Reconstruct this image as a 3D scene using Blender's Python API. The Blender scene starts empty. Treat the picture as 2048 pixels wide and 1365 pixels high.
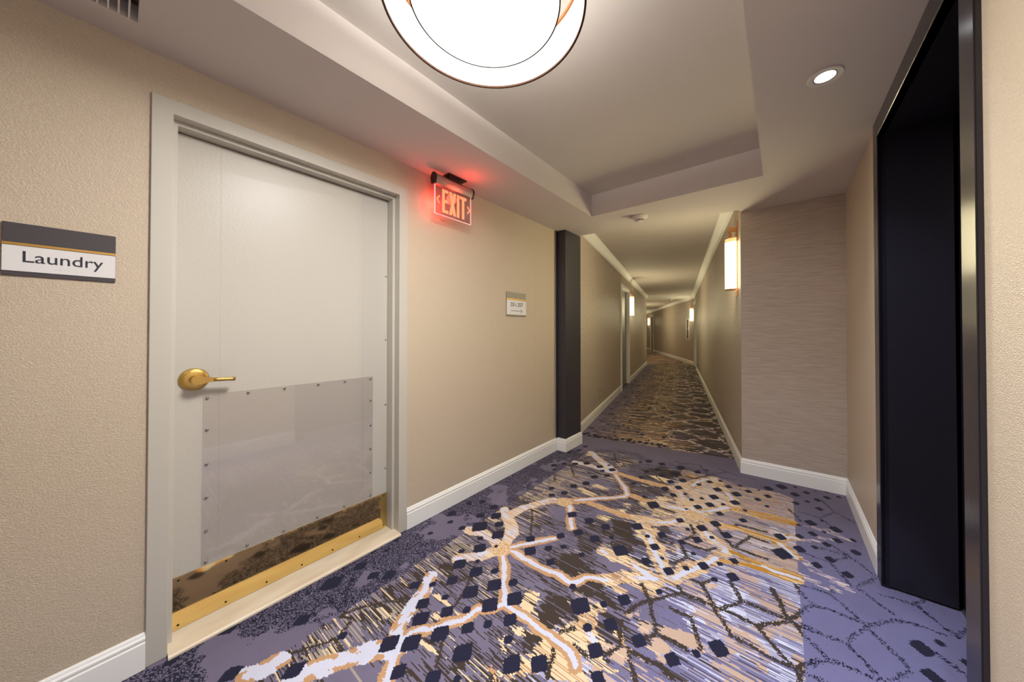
import bpy, bmesh, math, random
import numpy as np
from mathutils import Vector, Matrix

random.seed(7)
RNG = np.random.default_rng(11)
SC = bpy.context.scene
COL = SC.collection

# ------------------------------------------------------------------ camera, world, exposure
EYE = 1.32
FOCAL = 648.0                      # in pixels of a 2048 px wide frame
cam_data = bpy.data.cameras.new('camera')
cam_data.sensor_fit = 'HORIZONTAL'
cam_data.sensor_width = 36.0
cam_data.lens = FOCAL * 36.0 / 2048.0
cam_data.shift_x = (1024 - 1060) / 2048.0
cam_data.shift_y = (656.8 - 682.5) / 2048.0
cam_data.clip_start = 0.02
camera = bpy.data.objects.new('camera', cam_data)
camera.location = (0, 0, EYE)
camera.rotation_euler = (math.radians(90.55), 0, 0)
COL.objects.link(camera)
SC.camera = camera

world = bpy.data.worlds.new('world')
SC.world = world
world.use_nodes = True
world.node_tree.nodes['Background'].inputs[0].default_value = (0.6, 0.58, 0.55, 1)
world.node_tree.nodes['Background'].inputs[1].default_value = 0.02

vs = SC.view_settings
SC.display_settings.display_device = 'sRGB'
vs.view_transform = 'Standard'
vs.look = 'None'
vs.gamma = 1.0
vs.use_curve_mapping = False
vs.exposure = 0.12
SC.cycles.use_denoising = True
SC.cycles.max_bounces = 10
SC.cycles.diffuse_bounces = 6
SC.cycles.sample_clamp_indirect = 4.0
SC.cycles.sample_clamp_direct = 4.0
SC.cycles.caustics_reflective = False
SC.cycles.caustics_refractive = False

# lamp strengths
P_DRUM_DOWN, P_DRUM_UP, P_DOWN, P_REAR, E_SCONCE, E_SHADE = 45.0, 40.0, 85.0, 130.0, 74.0, 3.0
C_DRUM, C_DOWN, C_SCONCE = (1.0, 0.96, 0.90), (0.60, 0.74, 1.0), (1.0, 0.87, 0.52, 1)

# ------------------------------------------------------------------ frames: the elevator lobby and two corridor legs, each turned a little
# every frame is (along, across to the right, up) measured from the floor under the camera
A1, A2, A3 = math.radians(37.82), math.radians(24.70), math.radians(11.09)

class Frame:
    def __init__(self, a):
        self.a = a
        self.rz = math.pi / 2 - a
        self.d = np.array([math.sin(a), math.cos(a)])
        self.n = np.array([math.cos(a), -math.sin(a)])
    def w(self, u, v):
        p = self.d * u + self.n * v
        return float(p[0]), float(p[1])
    def from_world(self, p):
        p = np.asarray(p)
        return float(p @ self.d), float(p @ self.n)

L, K, M = Frame(A1), Frame(A2), Frame(A3)     # lobby, corridor, far corridor

# ------------------------------------------------------------------ materials
MATS = {}
def srgb(r, g, b):
    f = lambda c: (c / 255 / 12.92) if c / 255 <= 0.04045 else ((c / 255 + 0.055) / 1.055) ** 2.4
    return (f(r), f(g), f(b), 1)

def mat(name, col, rough=0.5, metal=0.0, spec=0.5, bump=None, emit=None, strength=0.0, vary=None, coat=0.0):
    """bump = (scale vector, strength, distance); vary = (scale vector, second colour)"""
    if name in MATS: return MATS[name]
    m = bpy.data.materials.new(name); m.use_nodes = True
    nt = m.node_tree; b = nt.nodes['Principled BSDF']
    b.inputs['Base Color'].default_value = col
    b.inputs['Roughness'].default_value = rough
    b.inputs['Metallic'].default_value = metal
    b.inputs['Specular IOR Level'].default_value = spec
    if coat: b.inputs['Coat Weight'].default_value = coat; b.inputs['Coat Roughness'].default_value = 0.1
    if emit:
        b.inputs['Emission Color'].default_value = emit
        b.inputs['Emission Strength'].default_value = strength
    if bump or vary:
        tc = nt.nodes.new('ShaderNodeTexCoord')
    if bump:
        mp = nt.nodes.new('ShaderNodeMapping'); mp.inputs['Scale'].default_value = bump[0]
        nz = nt.nodes.new('ShaderNodeTexNoise'); nz.inputs['Scale'].default_value = 1.0; nz.inputs['Detail'].default_value = 2.0
        bp = nt.nodes.new('ShaderNodeBump'); bp.inputs['Strength'].default_value = bump[1]; bp.inputs['Distance'].default_value = bump[2]
        nt.links.new(tc.outputs['Object'], mp.inputs[0]); nt.links.new(mp.outputs[0], nz.inputs[0])
        nt.links.new(nz.outputs[0], bp.inputs['Height']); nt.links.new(bp.outputs[0], b.inputs['Normal'])
    if vary:
        mp = nt.nodes.new('ShaderNodeMapping'); mp.inputs['Scale'].default_value = vary[0]
        nz = nt.nodes.new('ShaderNodeTexNoise'); nz.inputs['Scale'].default_value = 1.0; nz.inputs['Detail'].default_value = 3.0
        mx = nt.nodes.new('ShaderNodeMix'); mx.data_type = 'RGBA'
        rp = nt.nodes.new('ShaderNodeMapRange'); rp.inputs[1].default_value = 0.35; rp.inputs[2].default_value = 0.65
        mx.inputs[6].default_value = col; mx.inputs[7].default_value = vary[1]
        nt.links.new(tc.outputs['Object'], mp.inputs[0]); nt.links.new(mp.outputs[0], nz.inputs[0])
        nt.links.new(nz.outputs[0], rp.inputs[0]); nt.links.new(rp.outputs[0], mx.inputs[0])
        nt.links.new(mx.outputs[2], b.inputs['Base Color'])
    MATS[name] = m
    return m

def vinyl_material():
    """woven vinyl wallcovering: fine chevron relief with a slight sheen"""
    m = bpy.data.materials.new('woven_vinyl'); m.use_nodes = True
    nt = m.node_tree; b = nt.nodes['Principled BSDF']; N = nt.nodes.new; lk = nt.links.new
    tc = N('ShaderNodeTexCoord')
    mp = N('ShaderNodeMapping'); mp.inputs['Scale'].default_value = (210, 210, 340)
    vo = N('ShaderNodeTexVoronoi'); vo.inputs['Scale'].default_value = 1.0
    nz = N('ShaderNodeTexNoise'); nz.inputs['Scale'].default_value = 80.0; nz.inputs['Detail'].default_value = 3
    ad = N('ShaderNodeMath'); ad.operation = 'ADD'
    bp = N('ShaderNodeBump'); bp.inputs['Strength'].default_value = 0.55; bp.inputs['Distance'].default_value = 0.0022
    mx = N('ShaderNodeMix'); mx.data_type = 'RGBA'
    mx.inputs[6].default_value = srgb(190, 174, 152); mx.inputs[7].default_value = srgb(206, 192, 172)
    lk(tc.outputs['Object'], mp.inputs[0]); lk(mp.outputs[0], vo.inputs[0]); lk(tc.outputs['Object'], nz.inputs[0])
    lk(vo.outputs['Distance'], ad.inputs[0]); lk(nz.outputs[0], ad.inputs[1])
    lk(ad.outputs[0], bp.inputs['Height']); lk(bp.outputs[0], b.inputs['Normal'])
    lk(vo.outputs['Distance'], mx.inputs[0]); lk(mx.outputs[2], b.inputs['Base Color'])
    b.inputs['Roughness'].default_value = 0.42; b.inputs['Specular IOR Level'].default_value = 0.45
    return m

def grass_material():
    """grey-taupe grasscloth: short horizontal threads"""
    m = bpy.data.materials.new('grasscloth'); m.use_nodes = True
    nt = m.node_tree; b = nt.nodes['Principled BSDF']; N = nt.nodes.new; lk = nt.links.new
    tc = N('ShaderNodeTexCoord')
    mp = N('ShaderNodeMapping'); mp.inputs['Scale'].default_value = (7, 7, 230)
    nz = N('ShaderNodeTexNoise'); nz.inputs['Scale'].default_value = 1.0; nz.inputs['Detail'].default_value = 4; nz.inputs['Roughness'].default_value = 0.65
    mp2 = N('ShaderNodeMapping'); mp2.inputs['Scale'].default_value = (25, 25, 25)
    rp = N('ShaderNodeMapRange'); rp.inputs[1].default_value = 0.3; rp.inputs[2].default_value = 0.7
    mx = N('ShaderNodeMix'); mx.data_type = 'RGBA'
    mx.inputs[6].default_value = srgb(164, 151, 139); mx.inputs[7].default_value = srgb(200, 188, 176)
    bp = N('ShaderNodeBump'); bp.inputs['Strength'].default_value = 0.4; bp.inputs['Distance'].default_value = 0.001
    lk(tc.outputs['Object'], mp.inputs[0]); lk(mp.outputs[0], nz.inputs[0]); lk(nz.outputs[0], rp.inputs[0])
    lk(rp.outputs[0], mx.inputs[0]); lk(mx.outputs[2], b.inputs['Base Color'])
    lk(nz.outputs[0], bp.inputs['Height']); lk(bp.outputs[0], b.inputs['Normal'])
    b.inputs['Roughness'].default_value = 0.5; b.inputs['Specular IOR Level'].default_value = 0.35
    return m

def carpet_material():
    """each tuft carries its yarn colour; pile relief and tone from noise"""
    m = bpy.data.materials.new('cut_pile_carpet'); m.use_nodes = True
    nt = m.node_tree; b = nt.nodes['Principled BSDF']; N = nt.nodes.new; lk = nt.links.new
    at = N('ShaderNodeAttribute'); at.attribute_name = 'yarn'
    tc = N('ShaderNodeTexCoord')
    nz = N('ShaderNodeTexNoise'); nz.inputs['Scale'].default_value = 420.0; nz.inputs['Detail'].default_value = 2
    n2 = N('ShaderNodeTexNoise'); n2.inputs['Scale'].default_value = 5.0; n2.inputs['Detail'].default_value = 3
    r1 = N('ShaderNodeMapRange'); r1.inputs[3].default_value = 0.8; r1.inputs[4].default_value = 1.2
    r2 = N('ShaderNodeMapRange'); r2.inputs[1].default_value = 0.3; r2.inputs[2].default_value = 0.7; r2.inputs[3].default_value = 0.93; r2.inputs[4].default_value = 1.07
    mu = N('ShaderNodeMath'); mu.operation = 'MULTIPLY'
    vm = N('ShaderNodeVectorMath'); vm.operation = 'SCALE'
    bp = N('ShaderNodeBump'); bp.inputs['Strength'].default_value = 0.5; bp.inputs['Distance'].default_value = 0.003
    lk(tc.outputs['Object'], nz.inputs[0]); lk(tc.outputs['Object'], n2.inputs[0])
    lk(nz.outputs[0], r1.inputs[0]); lk(n2.outputs[0], r2.inputs[0])
    lk(r1.outputs[0], mu.inputs[0]); lk(r2.outputs[0], mu.inputs[1])
    lk(at.outputs['Color'], vm.inputs[0]); lk(mu.outputs[0], vm.inputs['Scale'])
    lk(vm.outputs[0], b.inputs['Base Color'])
    lk(nz.outputs[0], bp.inputs['Height']); lk(bp.outputs[0], b.inputs['Normal'])
    b.inputs['Roughness'].default_value = 0.95; b.inputs['Specular IOR Level'].default_value = 0.1
    b.inputs['Sheen Weight'].default_value = 0.08
    return m

def acrylic_material(name, tint, ior):
    m = bpy.data.materials.new(name); m.use_nodes = True
    nt = m.node_tree; N = nt.nodes.new; lk = nt.links.new
    nt.nodes.remove(nt.nodes['Principled BSDF'])
    tr = N('ShaderNodeBsdfTransparent'); tr.inputs[0].default_value = tint
    gl = N('ShaderNodeBsdfGlossy'); gl.inputs['Roughness'].default_value = 0.035
    fr = N('ShaderNodeFresnel'); fr.inputs[0].default_value = ior
    ge = N('ShaderNodeNewGeometry'); iv = N('ShaderNodeMath'); iv.operation = 'SUBTRACT'; iv.inputs[0].default_value = 1.0
    mu = N('ShaderNodeMath'); mu.operation = 'MULTIPLY'; mx = N('ShaderNodeMixShader')
    lk(ge.outputs['Backfacing'], iv.inputs[1]); lk(fr.outputs[0], mu.inputs[0]); lk(iv.outputs[0], mu.inputs[1])
    lk(mu.outputs[0], mx.inputs[0]); lk(tr.outputs[0], mx.inputs[1]); lk(gl.outputs[0], mx.inputs[2])
    lk(mx.outputs[0], nt.nodes['Material Output'].inputs[0])
    return m

VINYL, GRASSCLOTH, CARPET = vinyl_material(), grass_material(), carpet_material()
PAINT = mat('ceiling_paint', srgb(208, 200, 195), 0.8, spec=0.2, bump=((30, 30, 30), 0.05, 0.002))
TRAYP = mat('tray_paint', srgb(208, 202, 195), 0.8, spec=0.2, bump=((30, 30, 30), 0.05, 0.002))
WHITE = mat('white_trim_enamel', srgb(246, 246, 243), 0.35)
DOORP = mat('door_enamel', srgb(192, 188, 180), 0.27, spec=0.45, bump=((120, 120, 120), 0.22, 0.0022))
FRAMEP = mat('frame_enamel', srgb(194, 190, 180), 0.35, bump=((14, 14, 4), 0.12, 0.004))
NAVY = mat('dark_aubergine_enamel', srgb(36, 33, 40), 0.22, bump=((60, 60, 60), 0.06, 0.002))
PILASTER = mat('charcoal_enamel', srgb(52, 51, 59), 0.38)
BLACK = mat('black_plastic', srgb(22, 22, 25), 0.4)
DARK = mat('dark_gap', srgb(14, 13, 14), 0.8)
BRASS = mat('satin_brass', srgb(216, 180, 106), 0.3, 1.0)
BRASSM = mat('polished_brass_sheet', srgb(238, 208, 138), 0.07, 1.0, bump=((4, 4, 4), 0.01, 0.002))
STEEL = mat('screw_steel', srgb(170, 168, 165), 0.3, 1.0)
DKSCREW = mat('dark_screw', srgb(70, 52, 30), 0.4, 1.0)
ALU = mat('satin_aluminium', srgb(178, 172, 168), 0.35, 0.9)
MARBLE = mat('cream_marble', srgb(234, 219, 196), 0.3, vary=((5, 14, 14), srgb(222, 202, 174)))
GROOVE = mat('seam_shadow', srgb(160, 152, 140), 0.6)
SIGNDARK = mat('sign_charcoal', srgb(70, 65, 70), 0.45)
SIGNGREY = mat('sign_warm_grey', srgb(120, 112, 102), 0.45)
SIGNWHITE = mat('sign_white', srgb(228, 228, 230), 0.4)
INK = mat('sign_ink', srgb(40, 40, 52), 0.5)
GOLD = mat('gold_strip', srgb(206, 164, 92), 0.42, 1.0)
RINGC = mat('ring_copper', srgb(205, 120, 48), 0.5)
PLASTIC = mat('white_plastic', srgb(226, 221, 212), 0.45)
SLOT = mat('slot_dark', srgb(60, 52, 46), 0.7)
BRONZE = mat('bronze_rim', srgb(70, 44, 30), 0.4, 0.6)
COPPER = mat('rose_brass', srgb(204, 148, 100), 0.3, 0.9)
RED = mat('alarm_red', srgb(190, 40, 30), 0.4)
GREYDOOR = mat('grey_green_door', srgb(126, 130, 126), 0.4)
DOORDARK = mat('dark_door', srgb(78, 70, 60), 0.4)
CABGLASS = mat('cabinet_glass', srgb(120, 116, 104), 0.08, spec=0.8)
ACRYL = acrylic_material('clear_acrylic_sheet', (0.975, 0.965, 0.965, 1), 1.85)
EXITACRYL = acrylic_material('edge_lit_acrylic', (0.94, 0.84, 0.88, 1), 3.2)
GLOW = mat('lamp_diffuser', (1, 1, 1, 1), 0.6, emit=(1.0, 0.985, 0.96, 1), strength=1.6)
SHADE = mat('sheer_drum_fabric', srgb(200, 195, 188), 0.7, emit=(1.0, 0.95, 0.90, 1), strength=E_SHADE)
SHADE_IN = mat('inner_drum_fabric', srgb(190, 188, 184), 0.7, emit=(1.0, 0.98, 0.96, 1), strength=0.80)
LINING = mat('sheer_drum_lining', srgb(170, 166, 160), 0.7, emit=(1.0, 0.955, 0.92, 1), strength=0.76)
SCONCE = mat('opal_glass_lit', (1, 1, 1, 1), 0.4, emit=C_SCONCE, strength=E_SCONCE)
SCONCE_TOP = mat('opal_glass_top', srgb(240, 200, 120), 0.4, emit=(1.0, 0.72, 0.30, 1), strength=0.75)
LED = mat('downlight_led', (1, 1, 1, 1), 0.4, emit=(0.88, 0.95, 1.0, 1), strength=6.0)
EXITRED = mat('exit_letter_red', srgb(255, 120, 80), 0.5, emit=(1.0, 0.27, 0.13, 1), strength=1.0)
EXITEDGE = mat('exit_edge_glow', srgb(255, 190, 190), 0.5, emit=(1.0, 0.42, 0.42, 1), strength=0.8)

# ------------------------------------------------------------------ mesh helpers (along, right, up -> local x, -y, z)
def bm_new(): return bmesh.new()
def box(bm, u0, u1, v0, v1, z0, z1):
    vs_ = [bm.verts.new((u, -v, z)) for z in (z0, z1) for u, v in ((u0, v1), (u1, v1), (u1, v0), (u0, v0))]
    for f in ((3, 2, 1, 0), (4, 5, 6, 7), (0, 1, 5, 4), (1, 2, 6, 5), (2, 3, 7, 6), (3, 0, 4, 7)):
        bm.faces.new([vs_[i] for i in f])
    return bm
def prism(bm, pts, h0, h1, axis='v'):
    """pts outline; axis v: (u, z) outline extruded in v; z: (u, v) outline extruded in z; u: (v, z) outline extruded in u"""
    def P(p, h):
        if axis == 'v': return (p[0], -h, p[1])
        if axis == 'z': return (p[0], -p[1], h)
        return (h, -p[0], p[1])
    a = [bm.verts.new(P(p, h0)) for p in pts]; b = [bm.verts.new(P(p, h1)) for p in pts]
    n = len(pts)
    bm.faces.new(a); bm.faces.new(b[::-1])
    for i in range(n): bm.faces.new((a[i], b[i], b[(i + 1) % n], a[(i + 1) % n]))
    return bm
def lathe(bm, prof, seg=32, a0=0.0, a1=2 * math.pi, axis='z', c=(0, 0, 0), close=False):
    """prof = (radius, height); axis z up, or 'y' = out of a wall towards the room (height runs along -y or +y)"""
    full = abs(a1 - a0 - 2 * math.pi) < 1e-6
    n = seg if full else seg + 1
    rings = []
    for r, h in prof:
        ring = []
        for i in range(n):
            t = a0 + (a1 - a0) * i / seg
            x, y = r * math.cos(t), r * math.sin(t)
            p = (c[0] + x, c[1] + y, c[2] + h) if axis == 'z' else (c[0] + x, c[1] + h, c[2] + y)
            ring.append(bm.verts.new(p))
        rings.append(ring)
    for k in range(len(rings) - 1):
        for i in range(n if full else n - 1):
            j = (i + 1) % n
            bm.faces.new((rings[k][i], rings[k][j], rings[k + 1][j], rings[k + 1][i]))
    if close:
        for ring in (rings[0], rings[-1]):
            if full: bm.faces.new(ring)
    return bm
def tube(bm, pts, r, seg=10):
    pts = [Vector(p) for p in pts]; rings = []
    for i, p in enumerate(pts):
        d = (pts[min(i + 1, len(pts) - 1)] - pts[max(i - 1, 0)]).normalized()
        a = d.orthogonal().normalized() if i == 0 else (prev - d * prev.dot(d)).normalized()
        prev = a; b = d.cross(a)
        rr = r[i] if isinstance(r, (list, tuple)) else r
        rings.append([bm.verts.new(p + (a * math.cos(t) + b * math.sin(t)) * rr) for t in (2 * math.pi * k / seg for k in range(seg))])
    for k in range(len(rings) - 1):
        for i in range(seg): bm.faces.new((rings[k][i], rings[k][(i + 1) % seg], rings[k + 1][(i + 1) % seg], rings[k + 1][i]))
    bm.faces.new(rings[0]); bm.faces.new(rings[-1])
    return bm
def bevel(bm, w, seg=2):
    bmesh.ops.bevel(bm, geom=bm.edges[:] , offset=w, segments=seg, affect='EDGES', clamp_overlap=True)
    return bm

def obj(name, bm, m, parent=None, loc=None, rz=None, smooth=False):
    bmesh.ops.recalc_face_normals(bm, faces=bm.faces[:])
    me = bpy.data.meshes.new(name); bm.to_mesh(me); bm.free()
    if smooth:
        for p in me.polygons: p.use_smooth = True
        try: me.set_sharp_from_angle(angle=math.radians(35))
        except Exception: pass
    me.materials.append(m)
    o = bpy.data.objects.new(name, me); COL.objects.link(o)
    if parent is not None: o.parent = parent
    if loc is not None: o.location = loc
    if rz is not None: o.rotation_euler = (0, 0, rz)
    return o
def struct(name, bm, m, fr, parent=None, label=None):
    o = obj(name, bm, m, parent, None, fr.rz if parent is None else None)
    if parent is None: o['kind'] = 'structure'
    if label: o['label'] = label
    return o
def thing(name, label, cat, fr, u, v, z, turn=0.0, group=None):
    o = bpy.data.objects.new(name, None); COL.objects.link(o)
    x, y = fr.w(u, v); o.location = (x, y, z); o.rotation_euler = (0, 0, fr.rz + turn)
    o.empty_display_size = 0.1
    o['label'] = label; o['category'] = cat
    if group: o['group'] = group
    return o
def sroot(name, fr, label=None):
    o = bpy.data.objects.new(name, None); COL.objects.link(o)
    o.rotation_euler = (0, 0, fr.rz); o['kind'] = 'structure'
    if label: o['label'] = label
    return o
def dup(root, fr, u, v, z, label, turn=0.0):
    r = root.copy(); COL.objects.link(r)
    x, y = fr.w(u, v); r.location = (x, y, z); r.rotation_euler = (0, 0, fr.rz + turn); r['label'] = label
    for ch in list(root.children):
        c = ch.copy(); COL.objects.link(c); c.parent = r
        for g in ch.children:
            d = g.copy(); COL.objects.link(d); d.parent = c
    return r
def sweep(bm, path, prof, side):
    """mitred run of a profile (offset from the wall, height) along a world polyline; side +1 = profile to the right of travel"""
    P = [np.array(p, float) for p in path]; n = len(P); rings = []
    for i in range(n):
        ds = []
        if i > 0: ds.append((P[i] - P[i - 1]) / np.linalg.norm(P[i] - P[i - 1]))
        if i < n - 1: ds.append((P[i + 1] - P[i]) / np.linalg.norm(P[i + 1] - P[i]))
        ns = [np.array([d[1], -d[0]]) * side for d in ds]
        m_ = sum(ns); m_ = m_ / np.linalg.norm(m_); m_ = m_ / max(0.2, m_ @ ns[0])
        rings.append([bm.verts.new((P[i][0] + m_[0] * o, P[i][1] + m_[1] * o, z)) for o, z in prof])
    k = len(prof)
    for i in range(n - 1):
        for j in range(k):
            bm.faces.new((rings[i][j], rings[i][(j + 1) % k], rings[i + 1][(j + 1) % k], rings[i + 1][j]))
    bm.faces.new(rings[0]); bm.faces.new(rings[-1])
    return bm
def text_mesh(s, size, extrude, sx=1.0):
    cu = bpy.data.curves.new('lettering', 'FONT'); cu.body = s; cu.size = size; cu.extrude = extrude
    cu.align_x = 'CENTER'; cu.align_y = 'CENTER'; cu.resolution_u = 4
    t = bpy.data.objects.new('lettering', cu); COL.objects.link(t)
    bpy.context.view_layer.update()
    me = bpy.data.meshes.new_from_object(t.evaluated_get(bpy.context.evaluated_depsgraph_get()))
    bpy.data.objects.remove(t); bpy.data.curves.remove(cu)
    for v in me.vertices: v.co.x *= sx
    return me
def letters(name, s, size, m, parent, loc, sx=1.0, extrude=0.0008):
    """upright text on a wall to the left of travel, read from the room"""
    me = text_mesh(s, size, extrude, sx); me.materials.append(m)
    o = bpy.data.objects.new(name, me); COL.objects.link(o); o.parent = parent
    o.location = loc; o.rotation_euler = (math.radians(90), 0, 0)
    return o
def lamp(name, kind, energy, colour, parent, loc, rot=(0, 0, 0), **kw):
    l = bpy.data.lights.new(name, kind); l.energy = energy; l.color = colour
    for k, v in kw.items(): setattr(l, k, v)
    o = bpy.data.objects.new(name, l); COL.objects.link(o); o.parent = parent; o.location = loc; o.rotation_euler = rot
    return o

# carpet design, measured on the floor in millimetres (along, across)
DIA= [(3327,-1783,73),(3175,-1779,71),(3062,-1838,86),(2979,-1906,39),(2767,-1717,71),(2673,-1775,80),(2830,-1915,38),(2834,-1630,78),(2917,-1546,89),(2923,-1407,88),(3007,-1351,40),(2929,-1281,88),(2849,-1346,62),(2687,-1346,87),(2783,-1269,78),(2527,-1346,88),(2420,-1407,82),(2272,-1534,65),(2271,-1408,73),(2179,-1469,66),(3349,-1073,91),(3273,-1133,46),(3358,-948,87),(3197,-943,77),(3092,-1011,67),(2934,-1007,65),(3093,-871,80),(3199,-798,86),(3010,-777,82),(2786,-1019,53),(2852,-778,82),(2779,-696,69),(2616,-874,36),(2532,-778,121),(2038,-1198,91),(2596,-1717,52),(3377,-778,109),(3370,-630,84),(3466,-568,42),(3206,-766,98),(3101,-697,87),(3217,-506,68),(3105,-569,59),(3296,-431,44),(2939,-693,81),(3216,-363,72),(3102,-430,86),(3107,-297,94),(3223,-223,68),(3295,-287,41),(3302,-155,26),(3385,-95,92),(3491,-8,107),(3551,84,37),(3392,78,81),(3223,-94,69),(3112,-156,61),(3034,-95,39),(3225,79,61),(2945,-433,93),(2949,-290,87),(2863,-360,40),(2863,-505,40),(2789,-564,46),(2856,-624,37),(2795,-438,84),(2705,-504,75),(2623,-565,29),(2869,-220,37),(2705,-362,67),(2438,-567,69),(2707,-221,67),(2545,-365,89),(3487,153,61),(3616,286,51),(3561,215,23),(3483,277,62),(3553,353,40),(3389,214,62),(3310,151,40),(3228,214,61),(2956,150,87),(3038,213,28),(2874,83,34),(2959,277,85),(2806,153,62),(2720,83,60),(2879,214,30),(2811,271,63),(2876,349,41),(2720,212,59),(2639,153,40),(2562,79,78),(2728,342,58),(1516,-1890,87),(1688,-1904,55),(1764,-1836,68),(1765,-1711,79),(1625,-1711,75),(1691,-1620,99),(1442,-1818,44),(1447,-1700,55),(1532,-1619,136),(1631,-1533,80),(1541,-1460,105),(1447,-1525,45),(1283,-1820,39),(1380,-1457,101),(1293,-1524,44),(1453,-1392,28),(1638,-1269,79),(1548,-1200,98),(1635,-1128,62),(1216,-1449,97),(1293,-1386,32),(1232,-1331,95),(1300,-1255,51),(2044,-1065,88),(2050,-945,80),(1782,-1133,72),(1883,-1061,88),(1889,-945,87),(1966,-867,41),(2185,-777,96),(1703,-1063,46),(1710,-940,43),(1884,-774,119),(2122,-690,39),(2192,-620,78),(2045,-621,77),(1889,-621,71),(1970,-555,28),(1886,-498,75),(1468,-860,43),(1546,-1051,68),(1708,-498,39),(2280,-430,78),(2195,-500,55),(2432,-430,89),(2445,-289,87),(2361,-360,39),(2360,-501,37),(2122,-422,35),(2048,-355,78),(2123,-284,39),(2198,-222,61),(1968,-427,41),(1973,-288,39),(2052,-215,80),(2638,-14,85),(2446,-5,124),(325,-1948,84),(154,-1936,46),(289,-1682,78),(161,-1807,33),(712,-1868,119),(791,-1803,34),(875,-1748,74),(930,-1686,81),(864,-1875,83),(1110,-1956,97),(964,-1953,68),(1022,-1883,38),(541,-1738,77),(932,-1381,79),(878,-1315,95),(621,-1510,43),(442,-1506,83),(727,-1316,96),(785,-1246,99),(690,-1180,73),(973,-1512,69),(1033,-1444,42),(1113,-1386,76),(1228,-1187,101),(1121,-1251,105),(1022,-1325,41),(1227,-1049,105),(1125,-1118,104),(975,-1251,78),(1038,-1184,45),(886,-1184,98),(978,-1110,72),(1124,-988,82),(1046,-1052,48),(1049,-931,46),(891,-1041,103),(980,-852,96),(1049,-767,91),(757,-1054,76),(811,-980,33),(1300,-1122,58),(1389,-772,123),(1466,-686,43),(1551,-618,84),(1307,-690,50),(1384,-615,83),(1386,-488,78),(1234,-616,83),(1389,-355,73),(1142,-560,69),(1557,-214,94),(1476,-283,40),(2077,455,90),(2157,522,38),(1932,449,75),(2554,215,65),(2445,149,65),(2453,275,65),(2091,577,44)]
VEIN= [('p',[1451,-1344,1530,-1371,1611,-1399,1677,-1466,1752,-1565,1785,-1629]),('p',[1749,-1548,1868,-1544,1981,-1489,2093,-1428,2166,-1346]),('p',[1451,-1344,1374,-1386,1305,-1440,1237,-1493]),('p',[1464,-1640,1490,-1563,1485,-1453,1451,-1344]),('t',[1461,-1345,1525,-1300,1590,-1254,1698,-1178,1736,-1146]),('t',[1470,-1333,1484,-1265,1478,-1210,1472,-1100,1479,-1009,1493,-979,1484,-916,1487,-879,1517,-857,1558,-837,1589,-803,1614,-743]),('s',[1614,-743,1691,-672,1742,-606,1768,-562,1787,-526]),('t',[1446,-1336,1376,-1255,1311,-1196,1252,-1143,1219,-1098,1174,-1064]),('t',[1174,-1064,1173,-1028,1177,-914,1170,-820,1172,-798,1169,-729,1155,-690,1132,-653]),('t',[1174,-1064,1118,-1094,1072,-1140,995,-1157,921,-1210,862,-1239,852,-1264,813,-1291,752,-1277]),('w',[1058,-1494,990,-1444,949,-1435,888,-1404,838,-1381,780,-1345,757,-1325]),('t',[787,-1336,731,-1259,691,-1231,648,-1193,623,-1164]),('W',[731,-1259,687,-1326,622,-1363,559,-1399,473,-1459,429,-1464,385,-1456]),('W',[333,-1617,383,-1603,421,-1595]),('t',[2166,-1346,2110,-1254,2069,-1230,1966,-1169,1889,-1119]),('T',[2098,-1408,2182,-1324,2253,-1210,2254,-1036,2259,-871,2280,-814,2307,-691]),('s',[2280,-814,2307,-691,2379,-608,2501,-549,2600,-503]),('t',[2225,-1282,2334,-1178,2397,-1110,2511,-1000,2564,-984]),('t',[2559,-990,2669,-1054,2752,-1141,2847,-1214]),('T',[2878,-1242,2891,-1175,2878,-995,2882,-837,2901,-741]),('s',[2901,-741,2855,-675,2716,-589,2670,-544,2605,-498]),('T',[2559,-990,2568,-940,2558,-853,2582,-773]),('s',[2590,-775,2581,-681,2603,-554,2605,-498]),('p',[2914,-1267,3005,-1375,3054,-1452,3131,-1545,3197,-1643]),('p',[2867,-1652,2890,-1523,2879,-1384,2887,-1266]),('s',[2938,-636,3180,-574,3242,-542,3316,-478,3192,-423,3094,-367,3016,-324,2909,-293]),('s',[2605,-498,2692,-428,2832,-324,2876,-268]),('o',[2832,-324,2860,-266,2879,-154,2906,-47,2900,63]),('o',[2809,-277,2822,-187,2860,-47,2863,62]),('o',[2566,-465,2535,-323,2577,-224,2563,-138,2586,-43,2533,-25]),('o',[2564,-341,2588,-191,2582,-89,2574,-10,2478,64]),('O',[2544,-10,2508,18,2451,63]),('O',[2601,-15,2678,35,2682,73]),('s',[2275,-791,2193,-719,2137,-678,2057,-638,1986,-604,1911,-546,1834,-493,1834,-465]),('s',[1834,-465,1907,-440,1997,-385,2107,-326,2190,-300,2253,-274]),('s',[2584,-494,2406,-418,2333,-352,2319,-301,2272,-271]),('o',[2282,-273,2285,-247,2265,-168,2259,-79,2270,3,2282,67]),('O',[2249,-85,2240,-47,2251,3,2255,66]),('o',[2160,-271,2208,-164,2214,-93,2205,-10,2228,65]),('s',[1818,-856,1808,-791,1828,-705,1802,-624,1777,-567]),('s',[1382,-735,1328,-711,1277,-663,1265,-638])]
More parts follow.
